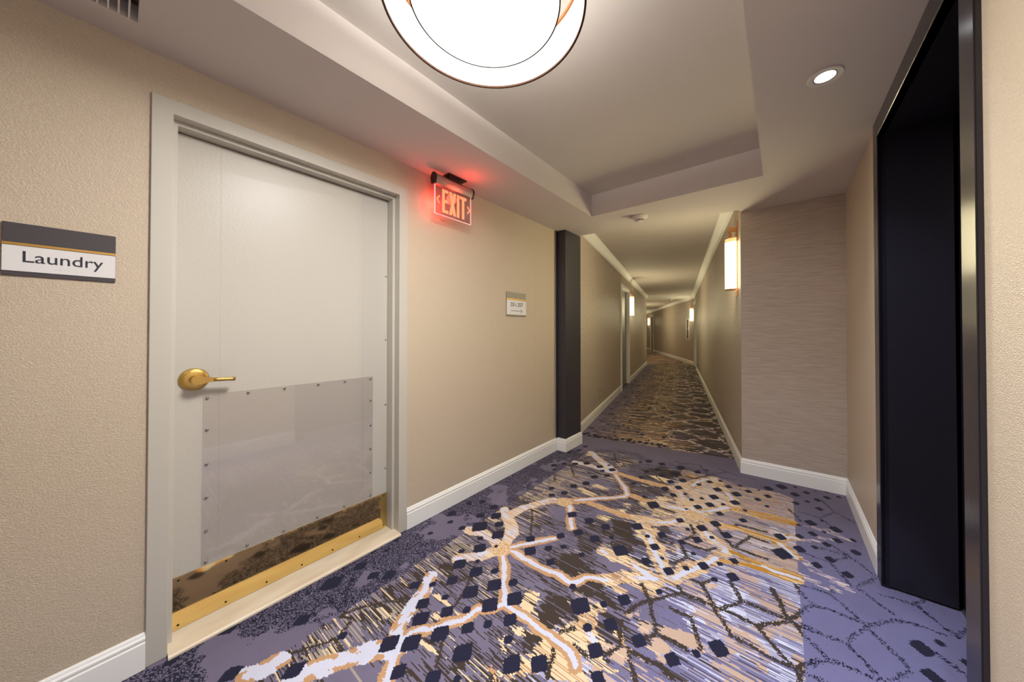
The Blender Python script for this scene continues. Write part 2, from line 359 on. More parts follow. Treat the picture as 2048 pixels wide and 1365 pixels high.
PATCH= [('c',[1313,-1039,1330,-957,1208,-936,1200,-999]),('c',[1110,-953,1128,-897,1090,-899,1083,-954]),('c',[1059,-947,1061,-909,983,-906,1023,-952]),('x',[1127,-814,1181,-803,1239,-690,1176,-662,1145,-664,1122,-589,1118,-568,1025,-687,1075,-714,1054,-737,1026,-747,867,-891,907,-870,949,-861,987,-817]),('x',[1224,-775,1298,-760,1299,-724,1327,-688,1325,-645,1276,-622,1237,-652,1212,-635,1202,-697,1200,-778]),('x',[1421,-707,1455,-697,1449,-658,1389,-691,1342,-668,1327,-688,1341,-747]),('t',[1461,-516,1514,-476,1465,-448,1417,-472,1433,-500]),('t',[1508,-449,1552,-363,1475,-345,1476,-439]),('t',[1408,-457,1456,-433,1441,-360,1397,-387,1355,-371,1355,-403]),('t',[1519,-397,1564,-323,1541,-270,1512,-241,1501,-271,1481,-306,1483,-387]),('x',[1345,-597,1391,-571,1326,-532,1325,-560]),('t',[1291,-603,1309,-550,1258,-571,1259,-594]),('t',[1244,-565,1308,-540,1335,-496,1275,-488,1246,-503]),('x',[1192,-632,1235,-577,1203,-562,1218,-512,1189,-503,1189,-576,1159,-601]),('t',[1471,-579,1541,-547,1465,-540]),('c',[990,-1387,1015,-1380,1012,-1248,1001,-1247]),('c',[1003,-1237,1007,-1188,992,-1194]),('c',[907,-1302,949,-1278,948,-1222,899,-1285]),('c',[810,-1214,831,-1210,833,-1132,812,-1126]),('t',[908,-934,927,-894,904,-880,899,-906]),('c',[865,-939,887,-916,871,-917]),('c',[2109,-1054,2147,-1044,2180,-950,2102,-966]),('x',[1741,-697,1759,-614,1736,-566,1680,-659]),('x',[1597,-724,1619,-710,1614,-617,1566,-647]),('x',[1663,-653,1744,-569,1784,-504,1735,-500,1684,-494,1650,-520,1654,-591]),('x',[2151,-775,2182,-736,2245,-678,2215,-649,2108,-633,2077,-557,2041,-558,1959,-519,1934,-503,1896,-529,1859,-464,1822,-455,1811,-518,1923,-599,2035,-648,2067,-685,2078,-741]),('x',[1823,-866,1843,-823,1833,-757,1872,-697,1851,-650,1843,-574,1789,-584,1788,-645,1781,-724,1784,-828]),('t',[1787,-940,1839,-920,1837,-885,1784,-926]),('c',[2476,-1307,2580,-1265,2562,-1143,2517,-1184,2519,-1270]),('c',[2402,-1367,2444,-1349,2404,-1179,2353,-1198]),('c',[2803,-960,2800,-890,2779,-936]),('c',[3029,-963,3051,-914,3059,-781,2933,-810]),('c',[2663,-798,2718,-742,2693,-666,2619,-761]),('c',[2515,-881,2526,-822,2458,-782,2500,-727,2484,-614,2359,-751,2438,-753,2461,-862]),('c',[2400,-970,2441,-917,2369,-909]),('c',[2316,-965,2350,-921,2283,-913,2284,-952]),('c',[3080,-1647,3209,-1655,3060,-1459,2978,-1271,2889,-1339,3125,-1590]),('c',[3101,-1304,3143,-1250,3024,-1259]),('c',[2857,-1668,2898,-1641,2891,-1525,2898,-1421,2859,-1495]),('y',[2991,-735,3190,-612,3248,-537,3182,-469,3164,-420,3040,-326,3007,-261,2844,-326,2667,-483,2598,-392,2583,-207,2430,-404,2351,-579,2766,-680,2720,-557,2868,-596,2926,-656]),('t',[3203,-717,3287,-672,3248,-597,3204,-614]),('y',[3321,-524,3275,-444,3182,-469,3090,-498]),('q',[3261,-443,3285,-60,2870,66,2740,-78,2887,-270,3033,-304,3043,-405]),('y',[1886,-465,1995,-385,2062,-411,1993,-458,1961,-484]),('t',[2052,-432,2051,-392,1994,-426,1990,-471]),('t',[2254,-385,2275,-331,2233,-338,2263,-394]),('t',[1909,-316,1954,-271,1919,-263,1873,-290]),('t',[2255,-544,2248,-512,2202,-520]),('t',[2162,-533,2137,-498,2072,-500,2083,-513]),('b',[2165,-957,2190,-828,2029,-723,1858,-699,1831,-802,2016,-874]),('b',[1636,-1028,1697,-958,1635,-864,1556,-898,1508,-916,1553,-1026]),('b',[1551,-805,1593,-723,1505,-719,1462,-826]),('b',[1368,-920,1410,-837,1347,-796,1195,-801,1212,-883,1268,-924]),('b',[1126,-900,1136,-818,1066,-839,1062,-884]),('n',[1940,-1104,2023,-975,1886,-879,1735,-908,1735,-979]),('n',[841,-1057,885,-984,842,-984,784,-1029]),('n',[2746,-977,2844,-852,2786,-736,2703,-810]),('b',[3235,-939,3271,-803,3105,-763,3064,-918]),('b',[1496,-846,1580,-737,1497,-717,1447,-782]),('n',[1860,-1646,2004,-1673,1999,-1525,1892,-1519]),('b',[1137,-1546,1214,-1488,1162,-1445,1124,-1494]),('g',[1245,-1631,1321,-1608,1377,-1498,1297,-1465,1233,-1539]),('g',[505,-1607,537,-1621,561,-1575,557,-1550,510,-1562]),('g',[464,-1561,585,-1499,580,-1453,500,-1485]),('g',[769,-1549,866,-1475,859,-1415,771,-1456]),('g',[1972,-1590,2193,-1563,2207,-1510,2057,-1466]),('g',[2584,-1643,2689,-1597,2582,-1437,2568,-1578]),('g',[2397,-1635,2496,-1567,2434,-1509,2319,-1582]),('g',[1983,-1669,2024,-1664,2005,-1610,1962,-1619]),('k',[2245,-678,2313,-612,2260,-559,2214,-640])]
NET= [[2428,-498,2322,-447,2249,-491,2189,-517],[2196,-479,2204,-367,2257,-325],[2144,-489,2068,-445,2058,-390],[2068,-445,1977,-488],[2385,-284,2336,-233,2522,-169,2519,-72],[2336,-233,2335,-68],[2505,-341,2461,-321],[2554,-290,2623,-246,2647,-82],[1904,-392,1898,-337,1957,-309],[1898,-337,1789,-267],[1820,-443,1765,-403,1731,-428],[1765,-403,1769,-301],[2006,-218,1900,-167],[2085,-48,1991,-5],[1890,-337,1782,-264,1771,-399],[1777,-264,1793,-229,1899,-161,1972,-193],[1899,-161,1904,-41,1910,23],[1784,-228,1779,-91,1905,23,2070,-44],[1910,23,2082,109,2187,46],[2082,109,2078,137],[1779,-91,1682,-8,1652,33,1747,114],[1909,28,1803,118],[1914,65,1912,125],[1635,-427,1649,-337,1595,-311,1509,-270],[1767,-256,1660,-177,1650,-136,1641,-27,1652,33,1596,48],[1653,65,1645,107],[1476,-386,1470,-315],[2206,68,2221,186,2086,295,1916,211,1788,295],[2144,66,2084,111,1993,61],[2084,111,2096,283],[1895,58,1916,211],[1875,57,1773,140,1682,50],[1781,150,1789,282],[2078,294,1942,379,1912,391,1810,315],[2221,186,2269,206],[2523,217,2356,273,2357,297,2508,387],[2657,305,2540,393],[2539,80,2523,217,2657,305],[2357,297,2269,387,2240,406],[2078,294,2199,398,2225,457,2226,556],[2390,505,2246,590,2340,647],[2449,541,2390,505],[2084,493,2004,552],[2372,380,2381,503],[2732,235,2662,297],[2646,172,2658,292],[1651,49,1653,122],[3503,-860,3511,-774,3556,-643],[3375,-538,3538,-413,3586,-486],[3217,-617,3360,-535,3556,-643],[3220,-695,3204,-614],[3538,-413,3520,-187],[3381,-508,3390,-335],[3081,38,2941,100],[3086,98,3080,207,2963,279],[3080,207,3242,300,3136,399],[3410,230,3242,300],[452,-1599,513,-1563,593,-1519,609,-1518,686,-1559,658,-1626],[592,-1515,589,-1423],[767,-1577,839,-1522,886,-1448],[768,-1581,710,-1606,656,-1628],[1182,-1316,1025,-1246],[1074,-1391,1186,-1320],[872,-1146,789,-1082],[1215,-776,1289,-714],[1145,-760,1029,-709],[1196,-700,1190,-634],[1699,-584,1624,-520,1758,-411],[1624,-520,1467,-440,1422,-465],[1467,-440,1472,-345],[1520,-581,1583,-545,1624,-520],[1483,-584,1540,-561],[1241,-573,1308,-546,1434,-585],[1311,-502,1222,-448],[1318,-489,1339,-382,1311,-333],[2926,-1657,3022,-1482],[3316,-1429,3191,-1368,3060,-1236,2980,-1303],[3090,-1446,3183,-1365,3310,-1296],[3183,-1352,3181,-1574],[2763,-1642,2617,-1515],[3093,-1603,2752,-1656],[3051,-914,2936,-806],[2495,-1651,2404,-1587],[1907,-1460,1665,-1285],[2131,-553,2167,-537],[813,-1850,667,-1642,565,-1698],[668,-1798,667,-1642],[587,-1745,591,-1611]]
DASH= [[2906,79,2895,169,2929,246,2870,328],[2887,181,2886,266,2861,335],[2784,186,2802,249],[2669,69,2730,176],[2307,70,2288,145],[2481,78,2404,142,2306,275],[2290,71,2252,173],[2383,166,2353,257],[2281,199,2260,247],[2458,77,2372,127,2335,200],[2916,151,2885,211]]
STARS= [(1.454,-1.347),(2.568,-0.504),(2.153,-1.338),(2.272,-0.271)]

# ------------------------------------------------------------------ the setting: levels and wall lines (metres)
VL, VR, UB, UR = -1.985, 0.413, 3.63, -2.3          # left wall, right wall, end wall, rear wall of the lobby
ZS, ZT, ZC = 2.44, 2.647, 2.70                      # soffit, tray, corridor ceiling
KL, KR, KE = -1.165, 0.53, 13.55                    # corridor walls and its far left corner
MR, ML, ME = 3.83, 2.085, 28.0                      # far corridor walls and end
p_pil_end = L.w(3.39, VL)
p_kl0, p_kle = K.w(K.from_world(p_pil_end)[0], KL), K.w(KE, KL)
p_corner = K.w(3.585, KR)
def meet(fa, va, fb, vb):
    A_ = np.array([fa.n, fb.n]); return tuple(np.linalg.solve(A_, np.array([va, vb])))
p_bend = meet(K, KR, M, MR)
bend_m = M.from_world(p_bend)[0]
corner_m = M.from_world(p_kle)
ML = corner_m[1]

# subfloor
bm = bm_new()
pts = [L.w(-2.45, -2.3), L.w(3.3, -2.4), M.w(corner_m[0], ML - .2), M.w(ME + .2, ML - .2), M.w(ME + .2, MR + .2), M.w(12.5, MR + .2), L.w(3.75, 1.05), L.w(-2.45, 1.05)]
a = [bm.verts.new((x, y, -0.12)) for x, y in pts]; b = [bm.verts.new((x, y, -0.002)) for x, y in pts]
bm.faces.new(a); bm.faces.new(b)
for i in range(len(pts)): bm.faces.new((a[i], a[(i + 1) % len(pts)], b[(i + 1) % len(pts)], b[i]))
floor = obj('floor', bm, mat('subfloor', srgb(90, 82, 84), 0.9)); floor['kind'] = 'structure'

# left lobby wall with the laundry doorway; the covering is hung in drops that meet at fine seams
D0, D1, DZ = 0.10, 1.195, 2.268
bm = bm_new()
for u0, u1 in ((UR, -1.1), (-1.099, D0)): box(bm, u0, u1, VL - .14, VL, 0, ZS + .2)
box(bm, D0, D1, VL - .14, VL, DZ, ZS + .2)
for u0, u1 in ((D1, 2.6285), (2.6295, 3.40)): box(bm, u0, u1, VL - .14, VL, 0, ZS + .2)
struct('wall_left', bm, VINYL, L)
# right lobby wall around the elevator opening
E0, E1, EC = 1.425, 2.45, 0.088
bm = bm_new()
for u0, u1 in ((UR, 0.05), (0.051, E0 - .02)): box(bm, u0, u1, VR - .010, VR + .14, 0, ZS + .2)
box(bm, E0 - .02, E1 + .02, VR, VR + .14, ZS - .06, ZS + .2)
box(bm, E1 + .02, UB + .04, VR, VR + .14, 0, ZS + .2)
struct('wall_right', bm, VINYL, L)
bm = bm_new(); box(bm, UR - .14, UR, VL - .2, VR + .2, 0, ZS + .2)
struct('wall_rear', bm, VINYL, L)
# end wall of the lobby, the flank beside the corridor mouth
bm = bm_new()
q = [K.w(3.585, KR), L.w(UB, VR + .1), L.w(UB + .1, VR + .1), K.w(3.72, KR + .12), K.w(3.72, KR + .001)]
cu_, cv_ = L.from_world(p_corner)
prism(bm, [(cu_, cv_), (UB, VR + .1), (UB + .1, VR + .1), (UB + .1, cv_ + .03)], 0, ZS + .2, 'z')
struct('wall_end', bm, GRASSCLOTH, L)
# corridor walls
c0 = K.from_world(p_kl0)[0]
bm = bm_new()
KD0, KD1, KDZ = 7.36, 8.55, 2.32
for u0, u1 in ((c0 - .02, 5.10), (5.101, 6.45), (6.451, KD0)): box(bm, u0, u1, KL - .14, KL, 0, ZC + .1)
box(bm, KD0, KD1, KL - .14, KL, KDZ, ZC + .1)
for u0, u1 in ((KD1, 10.4), (10.401, 12.0), (12.001, KE)): box(bm, u0, u1, KL - .14, KL, 0, ZC + .1)
struct('wall_corridor_left', bm, GRASSCLOTH, K)
bm = bm_new()
RD0, RD1 = 12.32, 13.50
kb = K.from_world(p_bend)[0]
for u0, u1 in ((3.60, 4.50), (4.501, 5.87), (5.871, 7.24), (7.241, 9.9), (9.901, RD0)): box(bm, u0, u1, KR, KR + .14, 0, ZC + .1)
box(bm, RD0, RD1, KR, KR + .14, KDZ, ZC + .1)
box(bm, RD1, kb, KR, KR + .14, 0, ZC + .1)
struct('wall_corridor_right', bm, GRASSCLOTH, K)
bm = bm_new(); box(bm, corner_m[0], ME, ML - .14, ML, 0, ZC + .1)
struct('wall_far_left', bm, GRASSCLOTH, M)
FD0, FD1 = 22.35, 23.25
bm = bm_new()
for u0, u1 in ((bend_m, 16.0), (16.001, 18.0), (18.001, 20.6), (20.601, FD0)): box(bm, u0, u1, MR, MR + .14, 0, ZC + .1)
box(bm, FD0, FD1, MR, MR + .14, KDZ, ZC + .1); box(bm, FD1, ME, MR, MR + .14, 0, ZC + .1)
struct('wall_far_right', bm, GRASSCLOTH, M)
bm = bm_new(); box(bm, ME, ME + .14, ML - .2, MR + .2, 0, ZC + .1)
struct('wall_far_end', bm, GRASSCLOTH, M)

# ceilings: soffit ring with the recessed tray, then the corridor ceilings
T0, T1, TV0, TV1 = -1.33, 2.86, -1.457, -0.097
bm = bm_new()
prism(bm, [(UR, VL - .1), (T0, VL - .1), (T0, VR + .6), (UR, VR + .6)], ZS, ZT + .12, 'z')
VG = (-0.75, 0.047, -1.832, -1.688)     # air grille opening
box(bm, T0, VG[0], VL - .1, TV0, ZS, ZT + .12); box(bm, VG[1], T1, VL - .1, TV0, ZS, ZT + .12)
box(bm, VG[0], VG[1], VL - .1, VG[2], ZS, ZT + .12); box(bm, VG[0], VG[1], VG[3], TV0, ZS, ZT + .12)
box(bm, T0, T1, TV1, VR + .05, ZS, ZT + .12)
prism(bm, [(T1, VL - .1), (3.335, VL - .1), (3.353, -1.83), (3.54, -0.30), (3.64, -0.30), (UB + .05, VR + .05), (T1, VR + .05)], ZS, ZT + .12, 'z')
struct('ceiling', bm, PAINT, L)
duct = sroot('trim_duct', L)
bm = bm_new(); box(bm, VG[0], VG[1], VG[2], VG[3], ZS + .09, ZS + .10)
struct('duct_back', bm, mat('duct_grey', srgb(58, 54, 56), .7), L, duct)
for k in range(5):
    c_ = VG[2] + (k + .7) * (VG[3] - VG[2]) / 5.4
    bm = bm_new(); box(bm, VG[0], VG[1], c_ - .0015, c_ + .0015, ZS + .045, ZS + .060)
    struct('damper_blade', bm, ALU, L, duct)
bm = bm_new(); box(bm, T0 - .05, T1 + .05, TV0 - .05, TV1 + .05, ZT, ZT + .1)
struct('ceiling_tray', bm, TRAYP, L)
bm = bm_new()
prism(bm, [(c0 - 1.1, KL - .1), (kb + .0, KL - .1), (kb + .0, KR + .1), (3.2, KR + .1)], ZC, ZC + .1, 'z')
struct('ceiling_corridor', bm, PAINT, K)
bm = bm_new(); box(bm, bend_m - 1.2, ME, ML - .1, MR + .1, ZC + .101, ZC + .2)
bm2 = bm_new()
ca_, cb_ = M.from_world(p_kle), M.from_world(p_bend)
prism(bm2, [(ca_[0], ca_[1] - .1), (ME, ML - .1), (ME, MR + .1), (cb_[0], cb_[1] + .1)], ZC, ZC + .1, 'z')
bm.free()
struct('ceiling_far', bm2, PAINT, M)
# dropped header where the corridor bends
bm = bm_new()
h0, h1 = np.array(p_kle), np.array(p_bend)
hd = (h1 - h0) / np.linalg.norm(h1 - h0); hn = np.array([-hd[1], hd[0]])
HF = Frame(math.atan2(hd[0], hd[1]))
hu0, hv0 = HF.from_world(h0); hu1, _ = HF.from_world(h1)
box(bm, hu0 - .1, hu1 + .1, hv0 - .16, hv0 + .0, 2.60, ZC + .05)
struct('trim_header', bm, PAINT, HF)

# pilaster at the corridor mouth
bm = bm_new(); box(bm, 3.05, 3.39, VL - .1, -1.875, 0, ZS)
box(bm, 3.028, 3.05, VL, VL + .006, 0, ZS)
struct('trim_pilaster', bm, PILASTER, L)

# baseboards and crown
BASE = [(0, 0), (.014, 0), (.014, .100), (.0105, .106), (.0125, .112), (.0125, .119), (.008, .125), (.006, .132), (.002, .138), (0, .138)]
def baseboard(name, path, side):
    o = obj(name, sweep(bm_new(), path, BASE, side), WHITE); o['kind'] = 'structure'
baseboard('baseboard_left', [L.w(1.208, VL), L.w(3.05, VL), L.w(3.05, -1.875), L.w(3.39, -1.875), L.w(3.39, VL), K.w(7.33, KL)], 1)
baseboard('baseboard_left_near', [L.w(UR, VL), L.w(0.088, VL)], 1)
baseboard('baseboard_end', [K.w(12.28, KR), p_corner, L.w(UB, VR), L.w(E1 + EC, VR)], 1)
baseboard('baseboard_right', [L.w(UR, VR - .010), L.w(E0 - EC, VR - .010)], -1)
baseboard('baseboard_corridor', [K.w(8.58, KL), p_kle, M.w(ME, ML)], 1)
baseboard('baseboard_far', [M.w(FD0 - .08, MR), p_bend], 1)
baseboard('baseboard_far_end', [M.w(ME, MR), M.w(FD1 + .08, MR)], 1)
CROWN = [(0, ZC), (.095, ZC), (.095, ZC - .010), (.086, ZC - .014), (.070, ZC - .030), (.045, ZC - .062), (.028, ZC - .082), (.022, ZC - .088), (.022, ZC - .098), (.012, ZC - .104), (.008, ZC - .112), (0, ZC - .112)]
def crown(name, fr, v, cuts, side):
    root = bpy.data.objects.new(name, None); COL.objects.link(root); root['kind'] = 'structure'
    for a_, b_ in zip(cuts[:-1], cuts[1:]):
        obj('crown_piece', sweep(bm_new(), [fr.w(a_ + .002, v), fr.w(b_ - .002, v)], CROWN, side), WHITE, root)
crown('trim_crown_left', K, KL, [3.5, 7.55, 8.55, 9.9, KE], 1)
crown('trim_crown_right', K, KR, [3.3, 7.24, 9.9, kb], -1)
crown('trim_crown_far', M, MR, [bend_m + .1, 16.6, 20.5, ME], -1)
root = bpy.data.objects.new('trim_crown_header', None); COL.objects.link(root); root['kind'] = 'structure'
obj('crown_piece', sweep(bm_new(), [HF.w(hu0, hv0), HF.w(hu1, hv0)], CROWN, 1), WHITE, root)

# ------------------------------------------------------------------ door 1: the laundry door
d1r = sroot('door_1', L, 'grey-beige laundry door with brass lever and kick plates')
bm = bm_new()
FO0, FO1, FI0, FI1, FZ, FT = .088, 1.209, .146, 1.151, 2.219, 2.277
VS = VL - .045                                        # face of the stop
VF = VL + .010
# hollow metal frame: face, return, stop
def arch(a0, a1, b0, b1, zi, zo): return [(a0, 0), (b0, 0), (b0, zi), (b1, zi), (b1, 0), (a1, 0), (a1, zo), (a0, zo)]
prism(bm, arch(FO0, FO1, FI0, FI1, FZ, FT), VL - .165, VF, 'v')
prism(bm, arch(FI0, FI1, FI0 + .017, FI1 - .017, FZ - .018, FZ), VL - .165, VS, 'v')
struct('door_frame', bevel(bm, .002, 1), FRAMEP, L, d1r)
VD = VL - .110                                        # door face
leaf_bm = bm_new(); box(leaf_bm, FI0 + .019, FI1 - .019, VD - .045, VD - .001, .014, FZ - .024)
leaf = struct('door_leaf', leaf_bm, DOORP, L, d1r)
bm = bm_new()
UL0, UL1 = FI0 + .019, FI1 - .019
for u0, u1 in ((UL0, .3095), (.311, .9725), (.974, UL1)): box(bm, u0, u1, VD - .002, VD, .014, FZ - .024)
struct('facing_sheet', bm, DOORP, L, leaf)
bm = bm_new(); box(bm, .255, 1.036, VD + .0012, VD + .004, .250, 1.028)
kp = struct('acrylic_kick_plate', bm, ACRYL, L, d1r, 'clear acrylic sheet screwed to the door')
def screw_mesh(r, h, m):
    bm_ = bm_new(); lathe(bm_, [(r, 0), (r * .9, -h * .6), (r * .5, -h), (.0001, -h)], 8, axis='y')
    bmesh.ops.recalc_face_normals(bm_, faces=bm_.faces[:])
    me = bpy.data.meshes.new('screw'); bm_.to_mesh(me); bm_.free(); me.materials.append(m)
    for p in me.polygons: p.use_smooth = True
    return me
SM, SMD = screw_mesh(.006, .003, STEEL), screw_mesh(.0048, .002, DKSCREW)
def screw(me, u, v, z, parent):
    o = bpy.data.objects.new('screw', me); COL.objects.link(o); o.parent = parent; o.location = (u, -v, z)
for z in (1.012, .867, .709, .556, .405, .262): screw(SM, .2705, VD + .004, z, kp)
for z in (1.014, .877, .717, .565, .412, .266): screw(SM, 1.022, VD + .004, z, kp)
for u in (.416, .565, .723, .865): screw(SM, u, VD + .004, 1.016, kp); screw(SM, u, VD + .004, .262, kp)
bm = bm_new(); box(bm, UL0, UL1, VD, VD + .0022, .016, .244)
bp_ = struct('brass_kick_plate', bm, BRASSM, L, d1r, 'polished brass plate across the foot of the door')
for u in np.linspace(UL0 + .02, UL1 - .02, 7): screw(SMD, float(u), VD + .0022, .228, bp_); screw(SMD, float(u), VD + .0022, .034, bp_)
for z in (1.688, 1.263, .829, .407): screw(SM, UL1 - .010, VD, z, leaf)
# lever handle
hr = struct('door_handle', lathe(bm_new(), [(.001, -.012), (.030, -.012), (.046, -.009), (.050, -.003), (.050, 0)], 40, axis='y', c=(.227, -VD, 1.103), close=False), BRASS, L, d1r, 'satin brass lever on a round rose')
for p in hr.data.polygons: p.use_smooth = True
bm = bm_new(); lathe(bm, [(.019, 0), (.019, -.012), (.015, -.014), (.015, -.026), (.018, -.028), (.018, -.040)], 24, axis='y', c=(.229, -VD - .011, 1.103))
o = struct('lever_hub', bm, BRASS, L, hr)
for p in o.data.polygons: p.use_smooth = True
drop = [(.229 + .019 * math.cos(t), 1.103 + .019 * math.sin(t)) for t in np.linspace(math.radians(60), math.radians(300), 15)] + [(.285, 1.0925), (.285, 1.1095)]
bm = bm_new(); prism(bm, drop, VD + .046, VD + .066, 'v'); o = struct('lever_paddle', bevel(bm, .003, 2), BRASS, L, hr)
bm = bm_new(); tube(bm, [(.270, -VD - .056, 1.101), (.300, -VD - .056, 1.100), (.345, -VD - .056, 1.097), (.357, -VD - .056, 1.096)], [.0098, .0092, .0090, .0090], 14)
o = struct('lever', bm, BRASS, L, hr)
for p in o.data.polygons: p.use_smooth = True
# stone sill
bm = bm_new(); prism(bm, [(VL - .16, 0), (VL + .040, 0), (VL + .040, .008), (VL + .032, .014), (VL - .16, .014)], FI0, FI1, 'u')
struct('threshold', bm, MARBLE, L, d1r, 'cream marble sill with brown veins')
bm = bm_new(); box(bm, FI0 - .05, FI1 + .05, VL - .34, VL - .33, 0, 2.4)
struct('wall_behind_door', bm, DARK, L)

# ------------------------------------------------------------------ door 2: elevator portal
d2r = sroot('door_2', L, 'dark aubergine elevator portal in the right wall')
PZ, VP, DP = 2.345, 0.400, 0.672
bm = bm_new()
box(bm, E1, E1 + EC, VP, VR + .02, 0, ZS)
struct('casing_jamb', bevel(bm, .002, 1), NAVY, L, d2r)
bm = bm_new(); box(bm, E0 - EC, E0, VP - .010, VR + .02, 0, ZS)
struct('casing_jamb', bevel(bm, .003, 2), NAVY, L, d2r)
bm = bm_new(); box(bm, E0, E1, VP, VR + .02, PZ, ZS)
struct('casing_head', bevel(bm, .002, 1), NAVY, L, d2r)
for u0, u1 in ((E1, E1 + .03), (E0 - .03, E0)):
    bm = bm_new(); box(bm, u0, u1, VP + .004, DP - .02, 0.012, PZ)
    struct('side_panel', bm, NAVY, L, d2r)
bm = bm_new(); box(bm, E0, E1, VP + .004, DP - .02, PZ, PZ + .03)
struct('head_panel', bm, NAVY, L, d2r)
for u0, u1 in ((E0 - .10, (E0 + E1) / 2 - .002), ((E0 + E1) / 2 + .002, E1 + .10)):
    bm = bm_new(); box(bm, u0, u1, DP, DP + .03, .008, PZ + .05)
    struct('sliding_leaf', bm, NAVY, L, d2r)
bm = bm_new(); box(bm, E0 - .1, E1 + .1, DP - .012, DP + .10, -.01, .005)
struct('sill', bm, ALU, L, d2r)
bm = bm_new(); box(bm, E0 - .14, E1 + .14, DP + .12, DP + .16, 0, 2.5)
struct('wall_shaft', bm, DARK, L)
bm = bm_new()
for u0, u1 in ((E0 - .2, E0 - .105), (E1 + .105, E1 + .2)): box(bm, u0, u1, VR + .14, DP + .12, 0, 2.5)
box(bm, E0 - .2, E1 + .2, VR + .14, DP + .12, PZ + .06, 2.5)
struct('wall_shaft_return', bm, DARK, L)

# ------------------------------------------------------------------ corridor doors
def suite_door(name, fr, v, u0, u1, side, label, leafm, handle=True):
    """room door in a white casing; side +1: room side of the wall is towards +v"""
    r = sroot(name, fr, label); s = side
    def bx(a0, a1, b0, b1, z0, z1, bm_):
        lo, hi = sorted((v + s * b0, v + s * b1)); box(bm_, a0, a1, lo, hi, z0, z1)
    bm_ = bm_new()
    for (c0_, c1_) in ((u0 - .07, u0 + .012), (u1 - .012, u1 + .07)):
        bx(c0_, c1_, -.0, .018, 0, KDZ + .07, bm_)
        bx(c0_ + .02, c1_ - .02, .0, .026, 0, KDZ + .055, bm_)
    bx(u0 + .012, u1 - .012, -.0, .018, KDZ - .012, KDZ + .07, bm_); bx(u0 + .012, u1 - .012, 0, .026, KDZ + .008, KDZ + .052, bm_)
    struct('casing', bm_, WHITE, fr, r)
    bm_ = bm_new()
    bx(u0, u0 + .02, -.12, 0, 0, KDZ, bm_); bx(u1 - .02, u1, -.12, 0, 0, KDZ, bm_); bx(u0 + .02, u1 - .02, -.12, 0, KDZ - .02, KDZ, bm_)
    struct('jamb', bm_, WHITE, fr, r)
    bm_ = bm_new(); bx(u0 + .02, u1 - .02, -.10, -.055, .012, KDZ - .02, bm_)
    lf = struct('door_leaf', bm_, leafm, fr, r)
    if handle:
        y0 = -(v + s * -.055); k = -s
        bm_ = bm_new(); lathe(bm_, [(.001, k * .010), (.030, k * .010), (.034, 0)], 16, axis='y', c=(u0 + .11, y0, 1.10))
        h = struct('door_handle', bm_, BRASS, fr, r)
        bm_ = bm_new(); lathe(bm_, [(.014, 0), (.014, k * .04), (.030, k * .050), (.034, k * .065), (.024, k * .08), (.001, k * .082)], 16, axis='y', c=(u0 + .11, y0, 1.10))
        struct('knob', bm_, BRASS, fr, h)
    return r
suite_door('door_3', K, KL, KD0, KD1, 1, 'corridor door in a white casing on the left wall', GREYDOOR)
suite_door('door_4', K, KR, RD0, RD1, -1, 'white cased door at the end of the right corridor wall', GREYDOOR)
suite_door('door_5', M, MR, FD0, FD1, -1, 'dark door far down the corridor', DOORDARK)


# ------------------------------------------------------------------ woven carpets: a grid of tufts, each with its yarn colour
YARN = {'purple': (110, 103, 124), 'navy': (34, 34, 54), 'brown': (62, 52, 46), 'tan': (186, 144, 104), 'cream': (222, 198, 160),
        'ice': (204, 205, 222), 'beige': (158, 146, 136), 'ochre': (184, 130, 44), 'peach': (190, 162, 142), 'mist': (162, 158, 182), 'cool_lit_purple': (114, 110, 146), 'dusk': (92, 82, 92), 'blush': (210, 192, 188)}
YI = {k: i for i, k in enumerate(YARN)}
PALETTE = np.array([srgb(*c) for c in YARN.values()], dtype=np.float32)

def vnoise(x, y, seed):
    """smooth value noise of two coordinates"""
    g = np.random.default_rng(seed).random((64, 64))
    xi, yi = np.floor(x).astype(int), np.floor(y).astype(int)
    fx, fy = x - xi, y - yi
    fx = fx * fx * (3 - 2 * fx); fy = fy * fy * (3 - 2 * fy)
    a, b_ = g[xi % 64, yi % 64], g[(xi + 1) % 64, yi % 64]
    c, d = g[xi % 64, (yi + 1) % 64], g[(xi + 1) % 64, (yi + 1) % 64]
    return (a * (1 - fx) + b_ * fx) * (1 - fy) + (c * (1 - fx) + d * fx) * fy
def fbm(x, y, seed):
    return (vnoise(x, y, seed) + .5 * vnoise(x * 2.1, y * 2.1, seed + 1) + .25 * vnoise(x * 4.3, y * 4.3, seed + 2)) / 1.75
def seg_dist(U_, V_, pts, reach):
    """distance to a polyline inside a window; yields (row slice, column slice, distance)"""
    us, vs_ = U_[:, 0], V_[0, :]
    for (a, b_), (c, d) in zip(pts[:-1], pts[1:]):
        i0, i1 = np.searchsorted(us, [min(a, c) - reach, max(a, c) + reach]); j0, j1 = np.searchsorted(vs_, [min(b_, d) - reach, max(b_, d) + reach])
        if i1 <= i0 or j1 <= j0: continue
        u, v = U_[i0:i1, j0:j1], V_[i0:i1, j0:j1]
        dx, dy = c - a, d - b_; q_ = dx * dx + dy * dy + 1e-12
        t = np.clip(((u - a) * dx + (v - b_) * dy) / q_, 0, 1)
        yield slice(i0, i1), slice(j0, j1), np.hypot(u - a - t * dx, v - b_ - t * dy)
